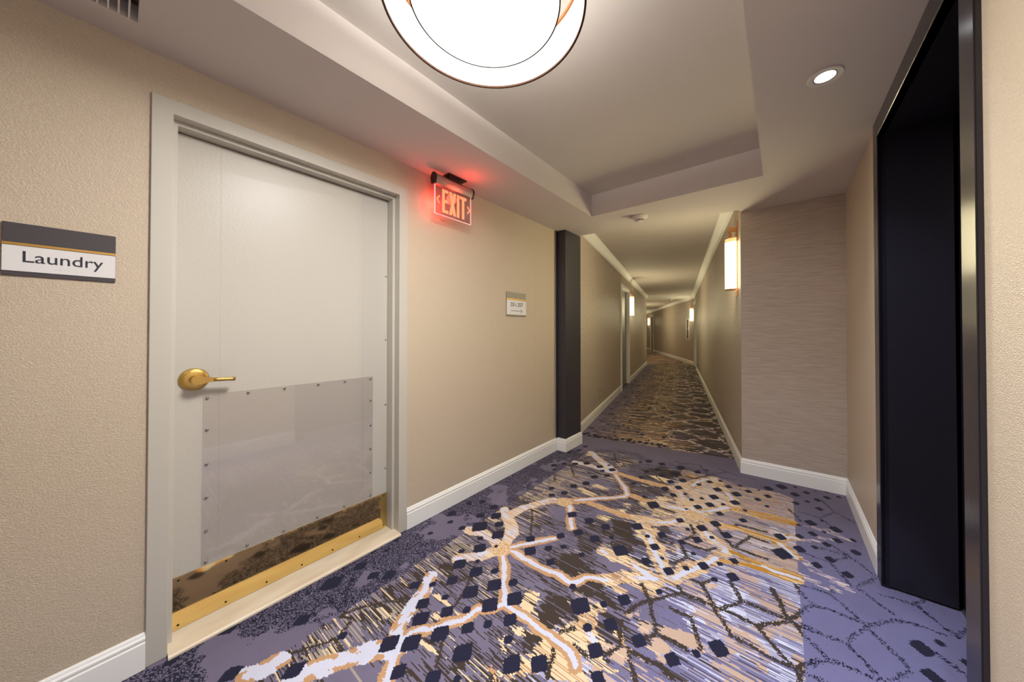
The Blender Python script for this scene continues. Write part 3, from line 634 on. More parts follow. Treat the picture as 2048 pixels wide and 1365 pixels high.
def dist_field(Uw, Vw, U_, V_, pts, reach):
    D_ = np.full(U_.shape, 9.0)
    us, vs_ = U_[:, 0], V_[0, :]
    for (a, b_), (c, d) in zip(pts[:-1], pts[1:]):
        i0, i1 = np.searchsorted(us, [min(a, c) - reach, max(a, c) + reach]); j0, j1 = np.searchsorted(vs_, [min(b_, d) - reach, max(b_, d) + reach])
        if i1 <= i0 or j1 <= j0: continue
        u, v = Uw[i0:i1, j0:j1], Vw[i0:i1, j0:j1]
        dx, dy = c - a, d - b_; q_ = dx * dx + dy * dy + 1e-12
        t = np.clip(((u - a) * dx + (v - b_) * dy) / q_, 0, 1)
        D_[i0:i1, j0:j1] = np.minimum(D_[i0:i1, j0:j1], np.hypot(u - a - t * dx, v - b_ - t * dy))
    return D_
def inside(Uw, Vw, pts):
    x, y = np.array(pts)[:, 0], np.array(pts)[:, 1]; m_ = np.zeros(Uw.shape, bool)
    j = len(x) - 1
    for i in range(len(x)):
        c = (y[i] > Vw) != (y[j] > Vw)
        m_ ^= c & (Uw < (x[j] - x[i]) * (Vw - y[i]) / (y[j] - y[i] + 1e-12) + x[i])
        j = i
    return m_
def pairs(flat): return [(flat[i] / 1000, flat[i + 1] / 1000) for i in range(0, len(flat), 2)]

def carpet_mesh(name, ue, ve, yarn, keep, fr, parent, z=0.0):
    """quads between the edge coordinates ue (along) and ve (across); one yarn index per quad"""
    nu, nv = len(ue) - 1, len(ve) - 1
    X, Y = np.meshgrid(ue, -ve, indexing='ij')
    co = np.stack([X, Y, np.full(X.shape, z)], -1).reshape(-1, 3).astype(np.float32)
    idx = np.arange((nu + 1) * (nv + 1)).reshape(nu + 1, nv + 1)
    q_ = np.stack([idx[:-1, :-1], idx[:-1, 1:], idx[1:, 1:], idx[1:, :-1]], -1)[keep]
    used = np.zeros(len(co), bool); used[q_.ravel()] = True
    remap = np.cumsum(used) - 1; co = co[used]; q_ = remap[q_].astype(np.int32)
    me = bpy.data.meshes.new(name)
    me.vertices.add(len(co)); me.vertices.foreach_set('co', co.ravel())
    me.loops.add(q_.size); me.loops.foreach_set('vertex_index', q_.ravel())
    me.polygons.add(len(q_)); me.polygons.foreach_set('loop_start', np.arange(0, q_.size, 4, dtype=np.int32)); me.polygons.foreach_set('loop_total', np.full(len(q_), 4, dtype=np.int32))
    at = me.attributes.new('yarn', 'FLOAT_COLOR', 'FACE')
    at.data.foreach_set('color', PALETTE[yarn[keep]].ravel())
    me.update(calc_edges=True)
    if me.polygons[0].normal.z < 0: me.flip_normals()
    me.materials.append(CARPET)
    o = bpy.data.objects.new(name, me); COL.objects.link(o); o.rotation_euler = (0, 0, fr.rz)
    o.parent = parent
    return o

def row_segments(rows, Vn, length, seed):
    """per pile row, constant random values over runs of the given length"""
    r = np.random.default_rng(seed)
    n = int(math.ceil((Vn.max() - Vn.min()) / length)) + 3
    tab = r.random((rows, n)); off = r.random(rows)[:, None] * length
    k = ((Vn[None, :] - Vn.min() + off) / length).astype(int)
    return np.take_along_axis(tab, k, 1)

def lobby_carpet():
    du = .0042
    ue = np.concatenate([np.arange(UR, -.06, .02), np.arange(-.06, 3.98, du)])
    ve = np.concatenate([np.arange(VL, VR + .002, .0042), np.arange(VR + .002, .79, .006)])
    uc, vc = (ue[:-1] + ue[1:]) / 2, (ve[:-1] + ve[1:]) / 2
    U_, V_ = np.meshgrid(uc, vc, indexing='ij')
    nu, nv = U_.shape
    R_ = np.random.default_rng(5)
    rnd = R_.random((nu, nv))
    jit = (R_.random(nu) - .5)[:, None]
    Uw = U_ + (fbm(U_ * 16, V_ * 16, 21) - .5) * .018
    Vw = V_ + (fbm(U_ * 16, V_ * 16, 31) - .5) * .018 + jit * .009
    Y = np.full((nu, nv), YI['purple'], np.int16)
    # region limits
    vl = -1.615 - .02 * U_
    ub = np.interp(Vw, [-1.70, -1.45, -1.25, -1.09, -.82, -.61, -.49, -.30, -.02, .07], [3.17, 3.33, 3.40, 3.26, 3.34, 3.37, 3.36, 3.29, 3.345, 3.30])
    main = (Vw > vl) & (V_ < .066) & (Uw < ub)
    # main field: runs of yarn along the pile rows
    s1, s2, s3 = row_segments(nu, vc, .17, 41), row_segments(nu, vc, .06, 42), row_segments(nu, vc, .33, 43)
    s2p = np.repeat(s1[::2], 2, 0)[:nu]; s3p = np.repeat(s3[::2], 2, 0)[:nu]
    zb = fbm(U_ * 5.0, V_ * 4.0, 51); zc = fbm(U_ * 6.5 + 9, V_ * 5.0, 61)
    brown_p = np.interp(V_, [-1.7, -1.25, -.9, -.55, -.3, .07], [.40, .34, .52, .36, .14, .07]) + (zb - .5) * 1.3
    s2p = np.where(V_ < -.85, s2, s2p); Y[main & (s2p < brown_p)] = YI['brown']
    lt = np.interp(V_, [-1.7, -1.35, -1.0, -.6, -.3, .07], [.40, .12, .02, .12, .56, .82]) + (zc - .5) * .9
    s3p = np.where(V_ < -.85, s3, s3p)
    light = main & (s3p > 1 - lt)
    lk_ = np.where(V_ < -.8, np.where(s1 > .68, YI['cream'], YI['beige']), np.where((fbm(U_ * 7, V_ * 7, 71) > .50) & (s2 > .2), YI['peach'], np.where((s1 > .78) | (fbm(U_ * 6, V_ * 6, 77) > .62), YI['ice'], YI['mist'])))
    Y[light] = lk_[light]
    thin = main & (V_ > -.55) & (s1 < .16); Y[thin] = YI['purple']
    thin = main & (V_ > -.5) & (s2 < .05); Y[thin] = YI['dusk']
    up = main & (V_ > -.75) & (U_ > 2.3) & (s3 > .55); Y[up & (s2 > .4)] = YI['peach']; Y[up & (s2 <= .4)] = YI['beige']
    # traced patches of solid or streaked yarn
    for kind, flat in PATCH:
        P = pairs(flat); a = np.array(P)
        i0, i1 = np.searchsorted(uc, [a[:, 0].min() - .03, a[:, 0].max() + .03]); j0, j1 = np.searchsorted(vc, [a[:, 1].min() - .03, a[:, 1].max() + .03])
        if i1 <= i0 or j1 <= j0: continue
        sl = (slice(i0, i1), slice(j0, j1))
        S, S2, T = s1[sl], s2[sl], s3[sl]; m_ = inside(Uw[sl], Vw[sl] + (s3p[sl] - .5) * .035, P)
        y = Y[sl]
        if kind == 'c': c_ = np.where(S < .22, YI['brown'], YI['cream'])
        elif kind == 'x': c_ = np.where(T < .36, YI['tan'], np.where(S < .10, YI['dusk'], YI['cream']))
        elif kind == 't': c_ = np.where(T > .92, YI['cream'], YI['tan'] if V_[sl].mean() < -.6 else YI['peach'])
        elif kind == 'y': c_ = np.where(T < .42, YI['peach'], np.where(S < .10, YI['ochre'], np.where(S > .72, YI['ice'], np.where(S2 < .3, YI['beige'], YI['cream']))))
        elif kind == 'q': c_ = np.where(T < .36, YI['peach'], np.where(S < .25, YI['mist'], np.where(S > .86, YI['tan'], np.where(S2 < .35, YI['purple'], YI['beige']))))
        elif kind == 'b': c_ = np.where((S < .10) & (T > .5), YI['purple'], YI['brown'])
        elif kind == 'n': c_ = np.where(S < .3, YI['purple'], YI['brown'])
        elif kind == 'g': c_ = np.where(S < .35, YI['brown'], np.where(S > .9, YI['cream'], YI['beige']))
        else: c_ = np.where(S < .4, YI['brown'], YI['dusk'])
        y[m_] = c_[m_]
    # plain border: navy flecks in clouds along the left wall, dotted lattice on the right
    border = ~main
    cloud = fbm(U_ * 7, V_ * 9, 81)
    left = border & (V_ < -1.3) & (U_ < 3.15)
    fleck = np.random.default_rng(8).random((nu, nv)); fl2 = np.roll(fleck, 1, 1); flk = np.maximum(fleck * (np.arange(nu)[:, None] % 2 == 0), fl2 * (np.arange(nu)[:, None] % 2 == 1))
    dens = np.clip((cloud - .42 + np.clip(-1.72 - V_, -.1, .2) * .35) * 14, 0, 1) * .60
    Y[left & (fleck < dens)] = YI['navy']
    top = border & (U_ > 3.05) & (V_ < -.1)
    tband = np.clip(1 - np.abs(Uw - ub - .05) / .11, 0, 1) * np.interp(V_, [-1.9, -1.2, -.6, -.2], [.40, .42, .30, .05]) * np.clip((cloud - .35) * 6, 0, 1)
    Y[top & (fleck < tband)] = YI['navy']
    # cool downlight put into the colour: purple ground turns bluer towards the right
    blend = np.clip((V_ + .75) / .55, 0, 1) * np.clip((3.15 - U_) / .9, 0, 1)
    Y[(Y == YI['purple']) & (fleck < blend)] = YI['cool_lit_purple']
    # dark lattice lines
    for flat in NET:
        P = pairs(flat)
        D_ = dist_field(Uw, Vw, U_, V_, P, .035)
        hw_ = .0068 + .0022 * np.clip((V_ + .9) / .3, 0, 1)
        Y[main & (D_ < hw_) & (rnd < .93)] = YI['brown']
        Y[main & (D_ < hw_ + .005) & (rnd < .22)] = YI['brown']
        Y[border & (D_ < .0075) & (rnd < .50)] = YI['navy']
        Y[border & (D_ < .012) & (rnd < .12)] = YI['navy']
    for flat in DASH:
        D_ = dist_field(Uw, V_, U_, V_, pairs(flat), .04)
        Y[border & (D_ < .013) & (s2 < .42)] = YI['blush']
    # veins: icy core with a tan, cream or ochre edge
    for layer in (0, 1):
        for kind, flat in VEIN:
            P = pairs(flat)
            D_ = dist_field(Uw, Vw, U_, V_, P, .10)
            if D_.min() > 1: continue
            nz = .75 + .5 * vnoise(U_ * 22, V_ * 22, 91)
            core, halo = {'t': (.013, .031), 's': (.015, .040), 'w': (.017, .036), 'W': (.024, .045), 'T': (0, .033), 'p': (.026, .040), 'o': (0, .019), 'O': (.012, .024)}[kind]
            D_ = D_ / nz
            if layer == 0:
                h = D_ < halo
                if kind == 't': Y[h] = YI['tan']
                elif kind == 'T': Y[h] = YI['tan']; Y[h & (rnd < .20)] = YI['cream']
                elif kind == 's':
                    c_ = np.where(s1 < .34, YI['tan'], np.where(s2 < .2, YI['dusk'], YI['cream'])); Y[h] = c_[h]
                elif kind == 'p':
                    c_ = np.where(s1 < .22, YI['tan'], np.where(s2 < .5, YI['blush'], YI['cream'])); Y[h] = c_[h]
                elif kind in 'wW':
                    bl = vnoise(U_ * 34, V_ * 34, 95); Y[h] = YI['ice']; Y[h & (D_ > halo * .36) & (bl > .47)] = YI['tan']
                else:
                    c_ = np.where(s1 < .26, YI['cream'], YI['ochre']); Y[h] = c_[h]
            elif core:
                g = D_ < core
                if kind in 'sp': g &= vnoise(U_ * 14, V_ * 14, 97) + (s1 - .5) * .5 > .45
                if kind in 'wW': g &= vnoise(U_ * 30, V_ * 30, 99) > .34
                Y[g] = YI['ice']
    for cu__, cv__ in STARS[:3]:      # speckled star centres
        g = (np.hypot(Uw - cu__, Vw - cv__) < .062); Y[g & (rnd < .5)] = YI['cream']; Y[g & (rnd >= .5)] = YI['tan']
    # dark diamonds
    for a, b_, s in DIA:
        a, b_, s = a / 1000, b_ / 1000, s / 100
        i0, i1 = np.searchsorted(uc, [a - .12, a + .12]); j0, j1 = np.searchsorted(vc, [b_ - .12, b_ + .12])
        if i1 <= i0 or j1 <= j0: continue
        u, v = np.abs(U_[i0:i1, j0:j1] - a), np.abs(V_[i0:i1, j0:j1] + jit[i0:i1] * .005 - b_)
        e = 1.18 if s > .58 else 1.6
        m_ = (u / (.0485 * s * 1.04)) ** e + (v / (.041 * s * 1.04)) ** e < 1
        Y[i0:i1, j0:j1][m_] = YI['navy']
    # cut at the corridor seam and to the walls
    seam = 3.656 + (V_ + 1.993) * (3.943 - 3.656) / 1.602
    wallk = V_ < VR - .001
    portal = (V_ >= VR - .001) & (U_ > E0 - .09) & (U_ < E1 + .09) & (V_ < DP - .01)
    x = U_ * L.d[0] + V_ * L.n[0]; yy = U_ * L.d[1] + V_ * L.n[1]
    bk = x * K.n[0] + yy * K.n[1]
    keep = ((wallk & (U_ < seam) & ((U_ < UB + .005) | (bk < KR + .004))) | portal)
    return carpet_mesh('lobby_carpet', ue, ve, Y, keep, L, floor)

def corridor_carpet():
    ue = np.concatenate([np.arange(3.80, 9.0, .010), np.arange(9.0, kb, .03)])
    ve = np.arange(KL - .004, KR + .006, .0075)
    uc, vc = (ue[:-1] + ue[1:]) / 2, (ve[:-1] + ve[1:]) / 2
    U_, V_ = np.meshgrid(uc, vc, indexing='ij'); nu, nv = U_.shape
    R_ = np.random.default_rng(15); rnd = R_.random((nu, nv)); s_j = (R_.random(nu) - .5)[:, None]
    Uw = U_ + (fbm(U_ * 9, V_ * 9, 121) - .5) * .03; Vw = V_ + (fbm(U_ * 9, V_ * 9, 131) - .5) * .03 + (np.repeat(s_j[::2], 2, 0)[:nu]) * .11
    s1, s2, s3 = row_segments(nu, vc, .13, 141), row_segments(nu, vc, .05, 142), row_segments(nu, vc, .30, 143)
    w = (V_ - KL) / (KR - KL)
    z = fbm(U_ * 2.2, V_ * 3.5, 151)
    Y = np.full((nu, nv), YI['dusk'], np.int16)
    Y[s1 < np.interp(w, [0, .25, .6, 1], [.10, .25, .45, .85]) + (z - .5) * .8] = YI['brown']
    tan_p = np.interp(w, [0, .12, .3, .55, .8, 1], [.05, .24, .40, .34, .10, .0]) + (z - .5) * .5
    Y[s3 < tan_p] = YI['tan']; Y[(s3 < tan_p) & (s2 < .45)] = YI['beige']; Y[(s3 < tan_p * .5) & (s2 > .7)] = YI['cream']
    pl = w < .02 + .08 * fbm(U_ * 2, V_ * 2, 161); Y[pl] = YI['purple']
    Y[s1 < np.clip(.85 - (w - .06) / .30, 0, .85)] = YI['purple']
    # lattice: pale on the dark side, brown on the light side
    rr = np.random.default_rng(3); seeds = []
    for i in range(-1, 40):
        for j in range(-2, 9):
            seeds.append((3.7 + i * .44 + (j % 2) * .22 + (rr.random() - .5) * .22, KL + j * .30 + (rr.random() - .5) * .16))
    f1 = np.full(U_.shape, 9.0); f2 = np.full(U_.shape, 9.0)
    for a, b_ in seeds:
        d = np.hypot((Uw - a) * 1.15, Vw - b_); f2 = np.where(d < f1, f1, np.minimum(f2, d)); f1 = np.minimum(f1, d)
    e = (f2 - f1) * (1 + .5 * (s2 - .5))
    pale = (e < .028) & (w > .42 + .2 * (fbm(U_ * 1.3, V_ * 1.3, 171) - .5)) & (rnd < np.interp(w, [.4, .7], [.5, .95]))
    Y[pale] = YI['blush']; Y[pale & (w < .62)] = YI['cream']
    Y[(e < .018) & (w < .42) & (rnd < .5)] = YI['navy']
    # small dark diamonds in a loose field on the light side
    for i in range(150):
        a, b_ = 3.95 + rr.random() ** 1.3 * 6, KL + .05 + rr.random() ** 1.4 * 1.0; s = .5 + .55 * rr.random()
        Y[(np.abs(U_ - a) / (.055 * s) + np.abs(V_ - b_) / (.036 * s)) < 1] = YI['navy']
    for t in np.linspace(0, 1, 15):
        a, b_ = 4.05 + .05 * rr.random(), KL + .06 + t * .95; s = .7 + .4 * rr.random()
        Y[(np.abs(U_ - a) / (.05 * s) + np.abs(V_ - b_) / (.036 * s)) < 1] = YI['navy']
    seam_u, seam_v = L.from_world(K.w(0, 0)), None
    x = U_ * K.d[0] + V_ * K.n[0]; y = U_ * K.d[1] + V_ * K.n[1]
    lu = x * L.d[0] + y * L.d[1]; lv = x * L.n[0] + y * L.n[1]
    keep = lu > 3.656 + (lv + 1.993) * (3.943 - 3.656) / 1.602 - .012
    # past the bend the far carpet takes over
    hx = (x - h0[0]) * hn[0] + (y - h0[1]) * hn[1]
    keep &= hx < .06
    return carpet_mesh('corridor_carpet', ue, ve, Y, keep, K, floor, -.0012)

def far_carpet():
    ue = np.arange(bend_m - 1.2, ME, .05); ve = np.arange(ML, MR + .03, .03)
    uc, vc = (ue[:-1] + ue[1:]) / 2, (ve[:-1] + ve[1:]) / 2
    U_, V_ = np.meshgrid(uc, vc, indexing='ij'); nu, nv = U_.shape
    s1, s3 = row_segments(nu, vc, .15, 241), row_segments(nu, vc, .35, 243)
    Y = np.full((nu, nv), YI['dusk'], np.int16); z = fbm(U_ * 1.5, V_ * 3, 251)
    Y[s1 < .35 + (z - .5)] = YI['brown']; Y[s3 < .32] = YI['tan']; Y[(s3 > .9)] = YI['blush']
    x = U_ * M.d[0] + V_ * M.n[0]; y = U_ * M.d[1] + V_ * M.n[1]
    keep = ((x - h0[0]) * hn[0] + (y - h0[1]) * hn[1]) > -.02
    return carpet_mesh('far_carpet', ue, ve, Y, keep, M, floor, -.0016)
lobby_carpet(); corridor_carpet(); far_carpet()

# ------------------------------------------------------------------ things on the walls and ceilings
# laundry sign
sg = thing('laundry_sign', 'large charcoal and white wall sign reading Laundry beside the door', 'sign', L, -.108, VL, 1.503, group=None)
bm = bm_new(); box(bm, -.113, .113, 0, .006, 0, .1735); obj('backing_board', bevel(bm, .0008, 1), SIGNDARK, sg)
bm = bm_new(); box(bm, -.1125, .1125, .006, .0085, .015, .0985); obj('name_panel', bm, SIGNWHITE, sg, )
bm = bm_new(); box(bm, -.113, .113, .006, .0078, .1005, .1085); obj('gold_strip', bm, GOLD, sg)
letters('lettering', 'Laundry', .053, INK, sg, (.003, -.0088, .062), .95)
bm = bm_new()
for i, pat in enumerate(('100', '110', '101', '011', '111', '010', '101', '110')):
    for j, c in enumerate(pat):
        if c == '1': lathe(bm, [(.0012, 0), (.0008, -.0006), (.0001, -.0008)], 6, axis='y', c=(-.022 + i * .0085 + (j % 2) * .003, -.0085, .030 - (j // 2) * .0035))
o = obj('braille_dots', bm, SIGNWHITE, sg)
# direction sign
sg = thing('direction_sign', 'small grey and white wall sign reading 201-207 with an arrow', 'sign', L, 2.342, VL, 1.461)
bm = bm_new(); box(bm, -.142, .142, 0, .006, 0, .224); obj('backing_board', bevel(bm, .0008, 1), SIGNGREY, sg)
bm = bm_new(); box(bm, -.140, .140, .006, .0085, .014, .150); obj('number_panel', bm, SIGNWHITE, sg)
bm = bm_new(); box(bm, -.142, .142, .006, .0078, .155, .164); obj('gold_strip', bm, GOLD, sg)
letters('lettering', '201-207', .056, INK, sg, (0, -.0088, .108), 1.0)
bm = bm_new(); box(bm, -.085, .075, .0085, .0093, .0485, .0525)
for s in (1, -1): prism(bm, [(.085, .0505), (.058, .0505 + s * .019), (.055, .0505 + s * .016), (.079, .0505)], .0085, .0093, 'v')
obj('arrow', bm, INK, sg)

# exit sign on the soffit
EU0, EU1, EV = 1.352, 1.682, -1.882
ex = thing('exit_sign', 'edge-lit EXIT sign glowing red below the left soffit', 'exit sign', L, (EU0 + EU1) / 2, EV, ZS)
hw = (EU1 - EU0) / 2
bm = bm_new(); box(bm, -.07, .095, -.045, .040, -.006, 0); obj('mounting_plate', bevel(bm, .001, 1), BLACK, ex)
bm = bm_new()
outl = [(.026 * math.cos(t), -.062 + .036 * math.sin(t)) for t in np.linspace(-.15 * math.pi, 1.15 * math.pi, 14)] + [(-.016, -.100), (.016, -.100)]
prism(bm, outl, -hw, hw, 'u'); hs = obj('housing', bm, ALU, ex, smooth=True)
bm = bm_new(); box(bm, -.05, .05, -.010, .010, -.030, -.006); obj('mounting_neck', bm, BLACK, ex)
for s in (-1, 1):
    bm = bm_new(); prism(bm, [(p[0] * 1.12, -.066 + (p[1] + .066) * 1.10) for p in outl], s * hw, s * (hw + .012), 'u'); obj('end_cap', bm, BLACK, ex)
PZ1, PZ0 = -.098, -.302
bm = bm_new(); box(bm, -hw + .004, hw - .004, -.004, .004, PZ0, PZ1); pn = obj('acrylic_panel', bm, EXITACRYL, ex)
bm = bm_new(); box(bm, -hw + .002, hw - .002, -.0045, .0045, PZ0 - .002, PZ0)
for s in (-1, 1): box(bm, *sorted((s * (hw - .004), s * (hw - .001))), -.0045, .0045, PZ0, PZ1)
obj('glowing_edge', bm, EXITEDGE, pn)
bm = bm_new()
zt, zb, sw = -.118, -.282, .021
def xb(a0, a1, b0, b1): box(bm, a0, a1, .0042, .0060, b0, b1)
x = -.104                                              # E
xb(x, x + sw, zb, zt); xb(x + sw, x + .052, zt - sw, zt); xb(x + sw, x + .046, (zt + zb) / 2 - sw / 2, (zt + zb) / 2 + sw / 2); xb(x + sw, x + .052, zb, zb + sw)
x = -.044                                              # X
prism(bm, [(x, zt), (x + .023, zt), (x + .062, zb), (x + .039, zb)], .0042, .0060, 'v')
prism(bm, [(x + .039, zt), (x + .062, zt), (x + .023, zb), (x, zb)], .0044, .0062, 'v')
x = .027; xb(x, x + sw, zb, zt)                        # I
x = .055; xb(x, x + .060, zt - sw, zt); xb(x + .0195, x + .0405, zb, zt - sw)   # T
obj('exit_lettering', bm, EXITRED, pn)
for s in (-1, 1):
    bm = bm_new(); c_ = s * .143; zm = -.200
    prism(bm, [(c_ + s * .012, zm), (c_ - s * .014, zm + .030), (c_ - s * .020, zm + .024), (c_ - s * .001, zm), (c_ - s * .020, zm - .024), (c_ - s * .014, zm - .030)], .0042, .0060, 'v')
    obj('chevron', bm, EXITRED, pn)
lamp('exit_lamp', 'POINT', 1.1, (1, .05, .03), ex, (-.10, .055, -.20), shadow_soft_size=.03)
lamp('exit_lamp_top', 'POINT', 0.75, (1, .05, .03), ex, (.06, -.11, -.115), shadow_soft_size=.04)

# drum light in the tray
LU, LV = .765, -.782
dr = thing('ceiling_drum_light', 'large round double drum ceiling light glowing in the tray', 'ceiling light', L, LU, LV, 2.395)
bm = bm_new(); lathe(bm, [(.331, 0), (.333, 0), (.333, .165), (.331, .165), (.331, 0)], 96); obj('outer_shade', bm, SHADE, dr, smooth=True)
bm = bm_new(); lathe(bm, [(.3290, 0), (.3305, 0), (.3305, .165), (.3290, .165), (.3290, 0)], 96); obj('shade_lining', bm, LINING, dr, smooth=True)
bm = bm_new(); lathe(bm, [(.3285, -.004), (.3355, -.004), (.3355, .003), (.3285, .003), (.3285, -.004)], 96); obj('shade_rim', bm, BRONZE, dr, smooth=True)
bm = bm_new(); lathe(bm, [(.3220, .152), (.3285, .152), (.3285, .164), (.3220, .164), (.3220, .152)], 96); obj('shade_rim', bm, RINGC, dr, smooth=True)
bm = bm_new(); lathe(bm, [(.248, .022), (.250, .022), (.250, .200), (.248, .200), (.248, .022)], 96); ish = obj('inner_shade', bm, SHADE_IN, dr, smooth=True)
bm = bm_new(); lathe(bm, [(.2465, .019), (.2515, .019), (.2515, .023), (.2465, .023), (.2465, .019)], 96); obj('shade_rim', bm, BLACK, dr, smooth=True)
bm = bm_new(); lathe(bm, [(.0001, .026), (.247, .026), (.247, .030), (.0001, .030)], 64); obj('diffuser', bm, GLOW, dr)
bm = bm_new(); lathe(bm, [(.06, .252), (.06, .235), (.012, .228), (.012, .03)], 24); obj('stem', bm, COPPER, dr, smooth=True)
for k in range(3):
    t = k * 2 * math.pi / 3 + .35
    bm = bm_new(); tube(bm, [(.012 * math.cos(t), .012 * math.sin(t), .17), (.332 * math.cos(t), .332 * math.sin(t), .163)], .003, 8); obj('spider_arm', bm, COPPER, dr)
for k in range(4):
    t = k * math.pi / 2 + .5
    lamp('bulb', 'POINT', P_DRUM_UP / 4, C_DRUM, dr, (.13 * math.cos(t), .13 * math.sin(t), .185), shadow_soft_size=.03)
lamp('diffuser_light', 'AREA', P_DRUM_DOWN, C_DRUM, dr, (0, 0, .0245), shape='DISK', size=.49)

# recessed downlight in the right soffit
dl = thing('recessed_downlight', 'small round recessed downlight in the right soffit', 'downlight', L, 1.913, .158, ZS)
bm = bm_new(); lathe(bm, [(.042, -.001), (.060, -.003), (.062, 0), (.060, .001), (.042, .0)], 40); obj('trim_ring', bm, PLASTIC, dl, smooth=True)
bm = bm_new(); lathe(bm, [(.042, -.001), (.036, -.0006)], 40); obj('baffle', bm, ALU, dl, smooth=True)
bm = bm_new(); lathe(bm, [(.0001, -.0012), (.036, -.0008)], 32); obj('lens', bm, LED, dl)
lamp('downlight_lamp', 'SPOT', P_DOWN, C_DOWN, dl, (0, 0, -.006), spot_size=math.radians(112), spot_blend=1.0, shadow_soft_size=.035)
dl2 = dup(dl, L, .15, .158, ZS, 'round recessed downlight in the right soffit above the viewpoint')
for i in range(1):
    l2 = lamp('downlight_lamp', 'SPOT', P_REAR, C_DOWN, dl2, (0, 0, -.006), spot_size=math.radians(112), spot_blend=1.0, shadow_soft_size=.035)

# smoke detectors
sd = thing('smoke_detector', 'white smoke detector on the soffit before the corridor', 'smoke detector', L, 3.150, -1.085, ZS)
bm = bm_new(); lathe(bm, [(.078, 0), (.078, -.008), (.066, -.014), (.050, -.028), (.044, -.036)], 40); obj('base', bm, PLASTIC, sd, smooth=True)
bm = bm_new(); lathe(bm, [(.040, -.036), (.040, -.044)], 32); obj('smoke_slot', bm, SLOT, sd)
bm = bm_new(); lathe(bm, [(.044, -.043), (.043, -.050), (.030, -.055), (.0001, -.056)], 40); obj('cap', bm, PLASTIC, sd, smooth=True)
for k in range(4):
    t = k * math.pi / 2 + .4
    bm = bm_new(); box(bm, -.002, .002, -.003, .003, -.044, -.036); bmesh.ops.translate(bm, verts=bm.verts, vec=(.042 * math.cos(t), .042 * math.sin(t), 0)); obj('rib', bm, PLASTIC, sd)
dup(sd, HF, hu0 + (hu1 - hu0) * .53, hv0 - .07, 2.60, 'white smoke detector under the far header of the corridor')

# wall sconces
def make_sconce(label, fr, u, v, z, turn):
    r = thing('wall_sconce', label, 'wall light', fr, u, v, z, turn, 'half-round wall sconces along the corridor')
    W_, D_, H_ = .068, .105, .51
    arc = [(W_ * math.cos(t), .012 + (D_ - .012) * math.sin(t)) for t in np.linspace(0, math.pi, 17)]
    bm = bm_new(); prism(bm, arc, .008, H_ - .035, 'z'); obj('glass_shade', bm, SCONCE, r)
    bm = bm_new(); prism(bm, arc, H_ - .035, H_, 'z'); obj('glass_top', bm, SCONCE_TOP, r, None)
    for z0, z1 in ((0, .008), (H_, H_ + .008)):
        bm = bm_new(); prism(bm, [(x * 1.04, .010 + (y - .010) * 1.04) for x, y in arc], z0, z1, 'z'); obj('rim', bm, COPPER, r)
    for s in (-1, 1):
        bm = bm_new(); box(bm, *sorted((s * .066, s * .073)), .006, .014, 0, H_ + .008); obj('side_rim', bm, COPPER, r)
    bm = bm_new(); box(bm, -.055, .055, 0, .006, -.06, H_ + .17); obj('back_plate', bm, COPPER, r)
    bm = bm_new(); box(bm, -.012, .012, .045, .069, H_ + .008, H_ + .09); box(bm, -.018, .018, .005, .075, H_ + .075, H_ + .115); obj('bracket', bm, COPPER, r)
    return r
sc = make_sconce('nearest lit wall sconce, beside the lobby corner', K, 3.80, KR, 1.735, math.pi)
dup(sc, K, 8.76, KL, 1.72, 'lit wall sconce beside the corridor door on the left wall')
dup(sc, M, bend_m + .16, MR, 1.72, 'lit wall sconce past the bend, beside the glass cabinet', math.pi)
dup(sc, M, 17.6, ML, 1.72, 'lit wall sconce hidden behind the corridor bend')
dup(sc, M, 23.85, MR, 1.74, 'most distant lit wall sconce, beside the far dark door', math.pi)

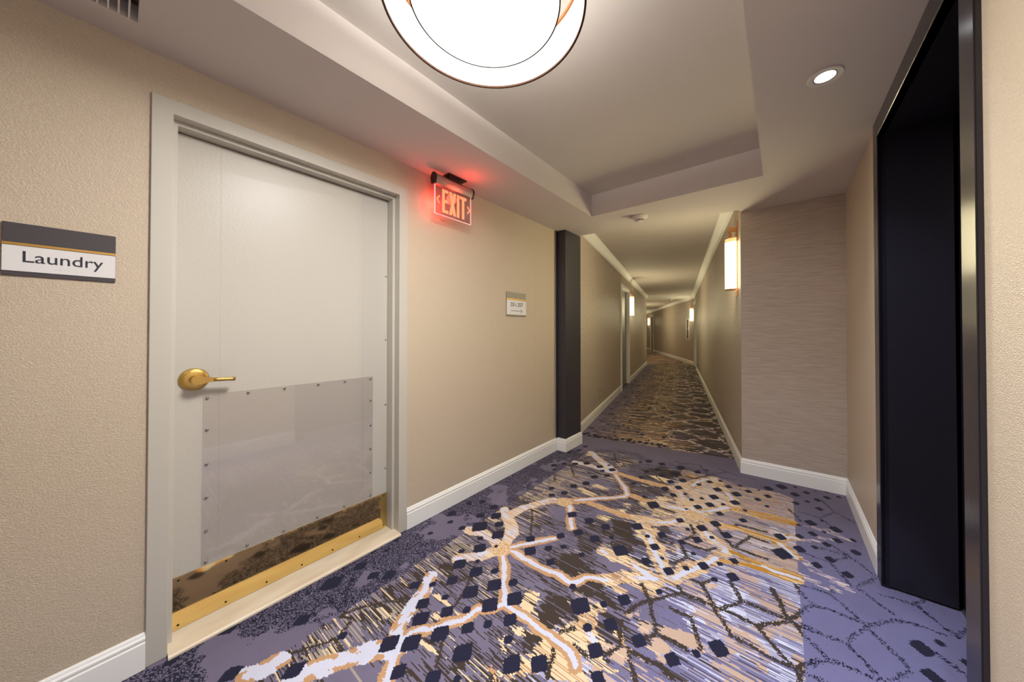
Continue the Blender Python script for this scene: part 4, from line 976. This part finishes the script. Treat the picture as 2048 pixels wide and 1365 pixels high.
# return air grille in the left soffit
ag = thing('air_grille', 'white slatted air grille in the left soffit', 'air vent', L, (VG[0] + VG[1]) / 2, (VG[2] + VG[3]) / 2, ZS)
gu, gv = (VG[1] - VG[0]) / 2, (VG[3] - VG[2]) / 2
bm = bm_new()
box(bm, -gu - .036, gu + .036, -gv - .036, -gv, -.004, 0); box(bm, -gu - .036, gu + .036, gv, gv + .036, -.004, 0)
box(bm, -gu - .036, -gu, -gv, gv, -.004, 0); box(bm, gu, gu + .036, -gv, gv, -.004, 0)
obj('flange', bm, PAINT, ag)
bm = bm_new(); box(bm, -.0022, .0022, -gv, gv, -.003, .016)
bmesh.ops.recalc_face_normals(bm, faces=bm.faces[:]); sme = bpy.data.meshes.new('slat'); bm.to_mesh(sme); bm.free(); sme.materials.append(PLASTIC)
x = -gu + .012
while x < gu - .004:
    o = bpy.data.objects.new('slat', sme); COL.objects.link(o); o.parent = ag; o.location = (x, 0, 0); x += .0225

# outlet on the left corridor wall
ot = thing('wall_outlet', 'white duplex outlet low on the left corridor wall', 'outlet', K, 5.24, KL, .255)
bm = bm_new(); box(bm, -.036, .036, 0, .004, 0, .114); obj('cover_plate', bevel(bm, .001, 1), mat('taupe_plate', srgb(150, 140, 122), .5), ot)
for z in (.036, .078):
    bm = bm_new(); prism(bm, [(.016 * math.cos(t), z + .013 * math.sin(t)) for t in np.linspace(0, 2 * math.pi, 13)[:-1]], .004, .006, 'v'); obj('socket', bm, WHITE, ot)

# past the bend: alarm and cabinet
al = thing('fire_alarm', 'small red fire alarm high on the far corridor wall', 'fire alarm', M, 19.54, MR, 2.31, math.pi)
bm = bm_new(); box(bm, -.065, .065, 0, .045, 0, .15); obj('alarm_body', bevel(bm, .006, 2), RED, al)
bm = bm_new(); box(bm, -.025, .025, .045, .062, .06, .13); obj('strobe_lens', bm, WHITE, al)
cb = thing('extinguisher_cabinet', 'white framed glass fire extinguisher cabinet on the far corridor wall', 'cabinet', M, 14.42, MR, .98, math.pi)
bm = bm_new(); box(bm, -.19, .19, 0, .014, 0, .03); box(bm, -.19, .19, 0, .014, .83, .86); box(bm, -.19, -.155, 0, .014, .03, .83); box(bm, .155, .19, 0, .014, .03, .83); obj('frame', bm, WHITE, cb)
bm = bm_new(); box(bm, -.155, .155, .001, .006, .03, .83); obj('glass_door', bm, CABGLASS, cb)
bm = bm_new(); box(bm, .105, .130, .006, .022, .40, .50); obj('pull_handle', bm, WHITE, cb)
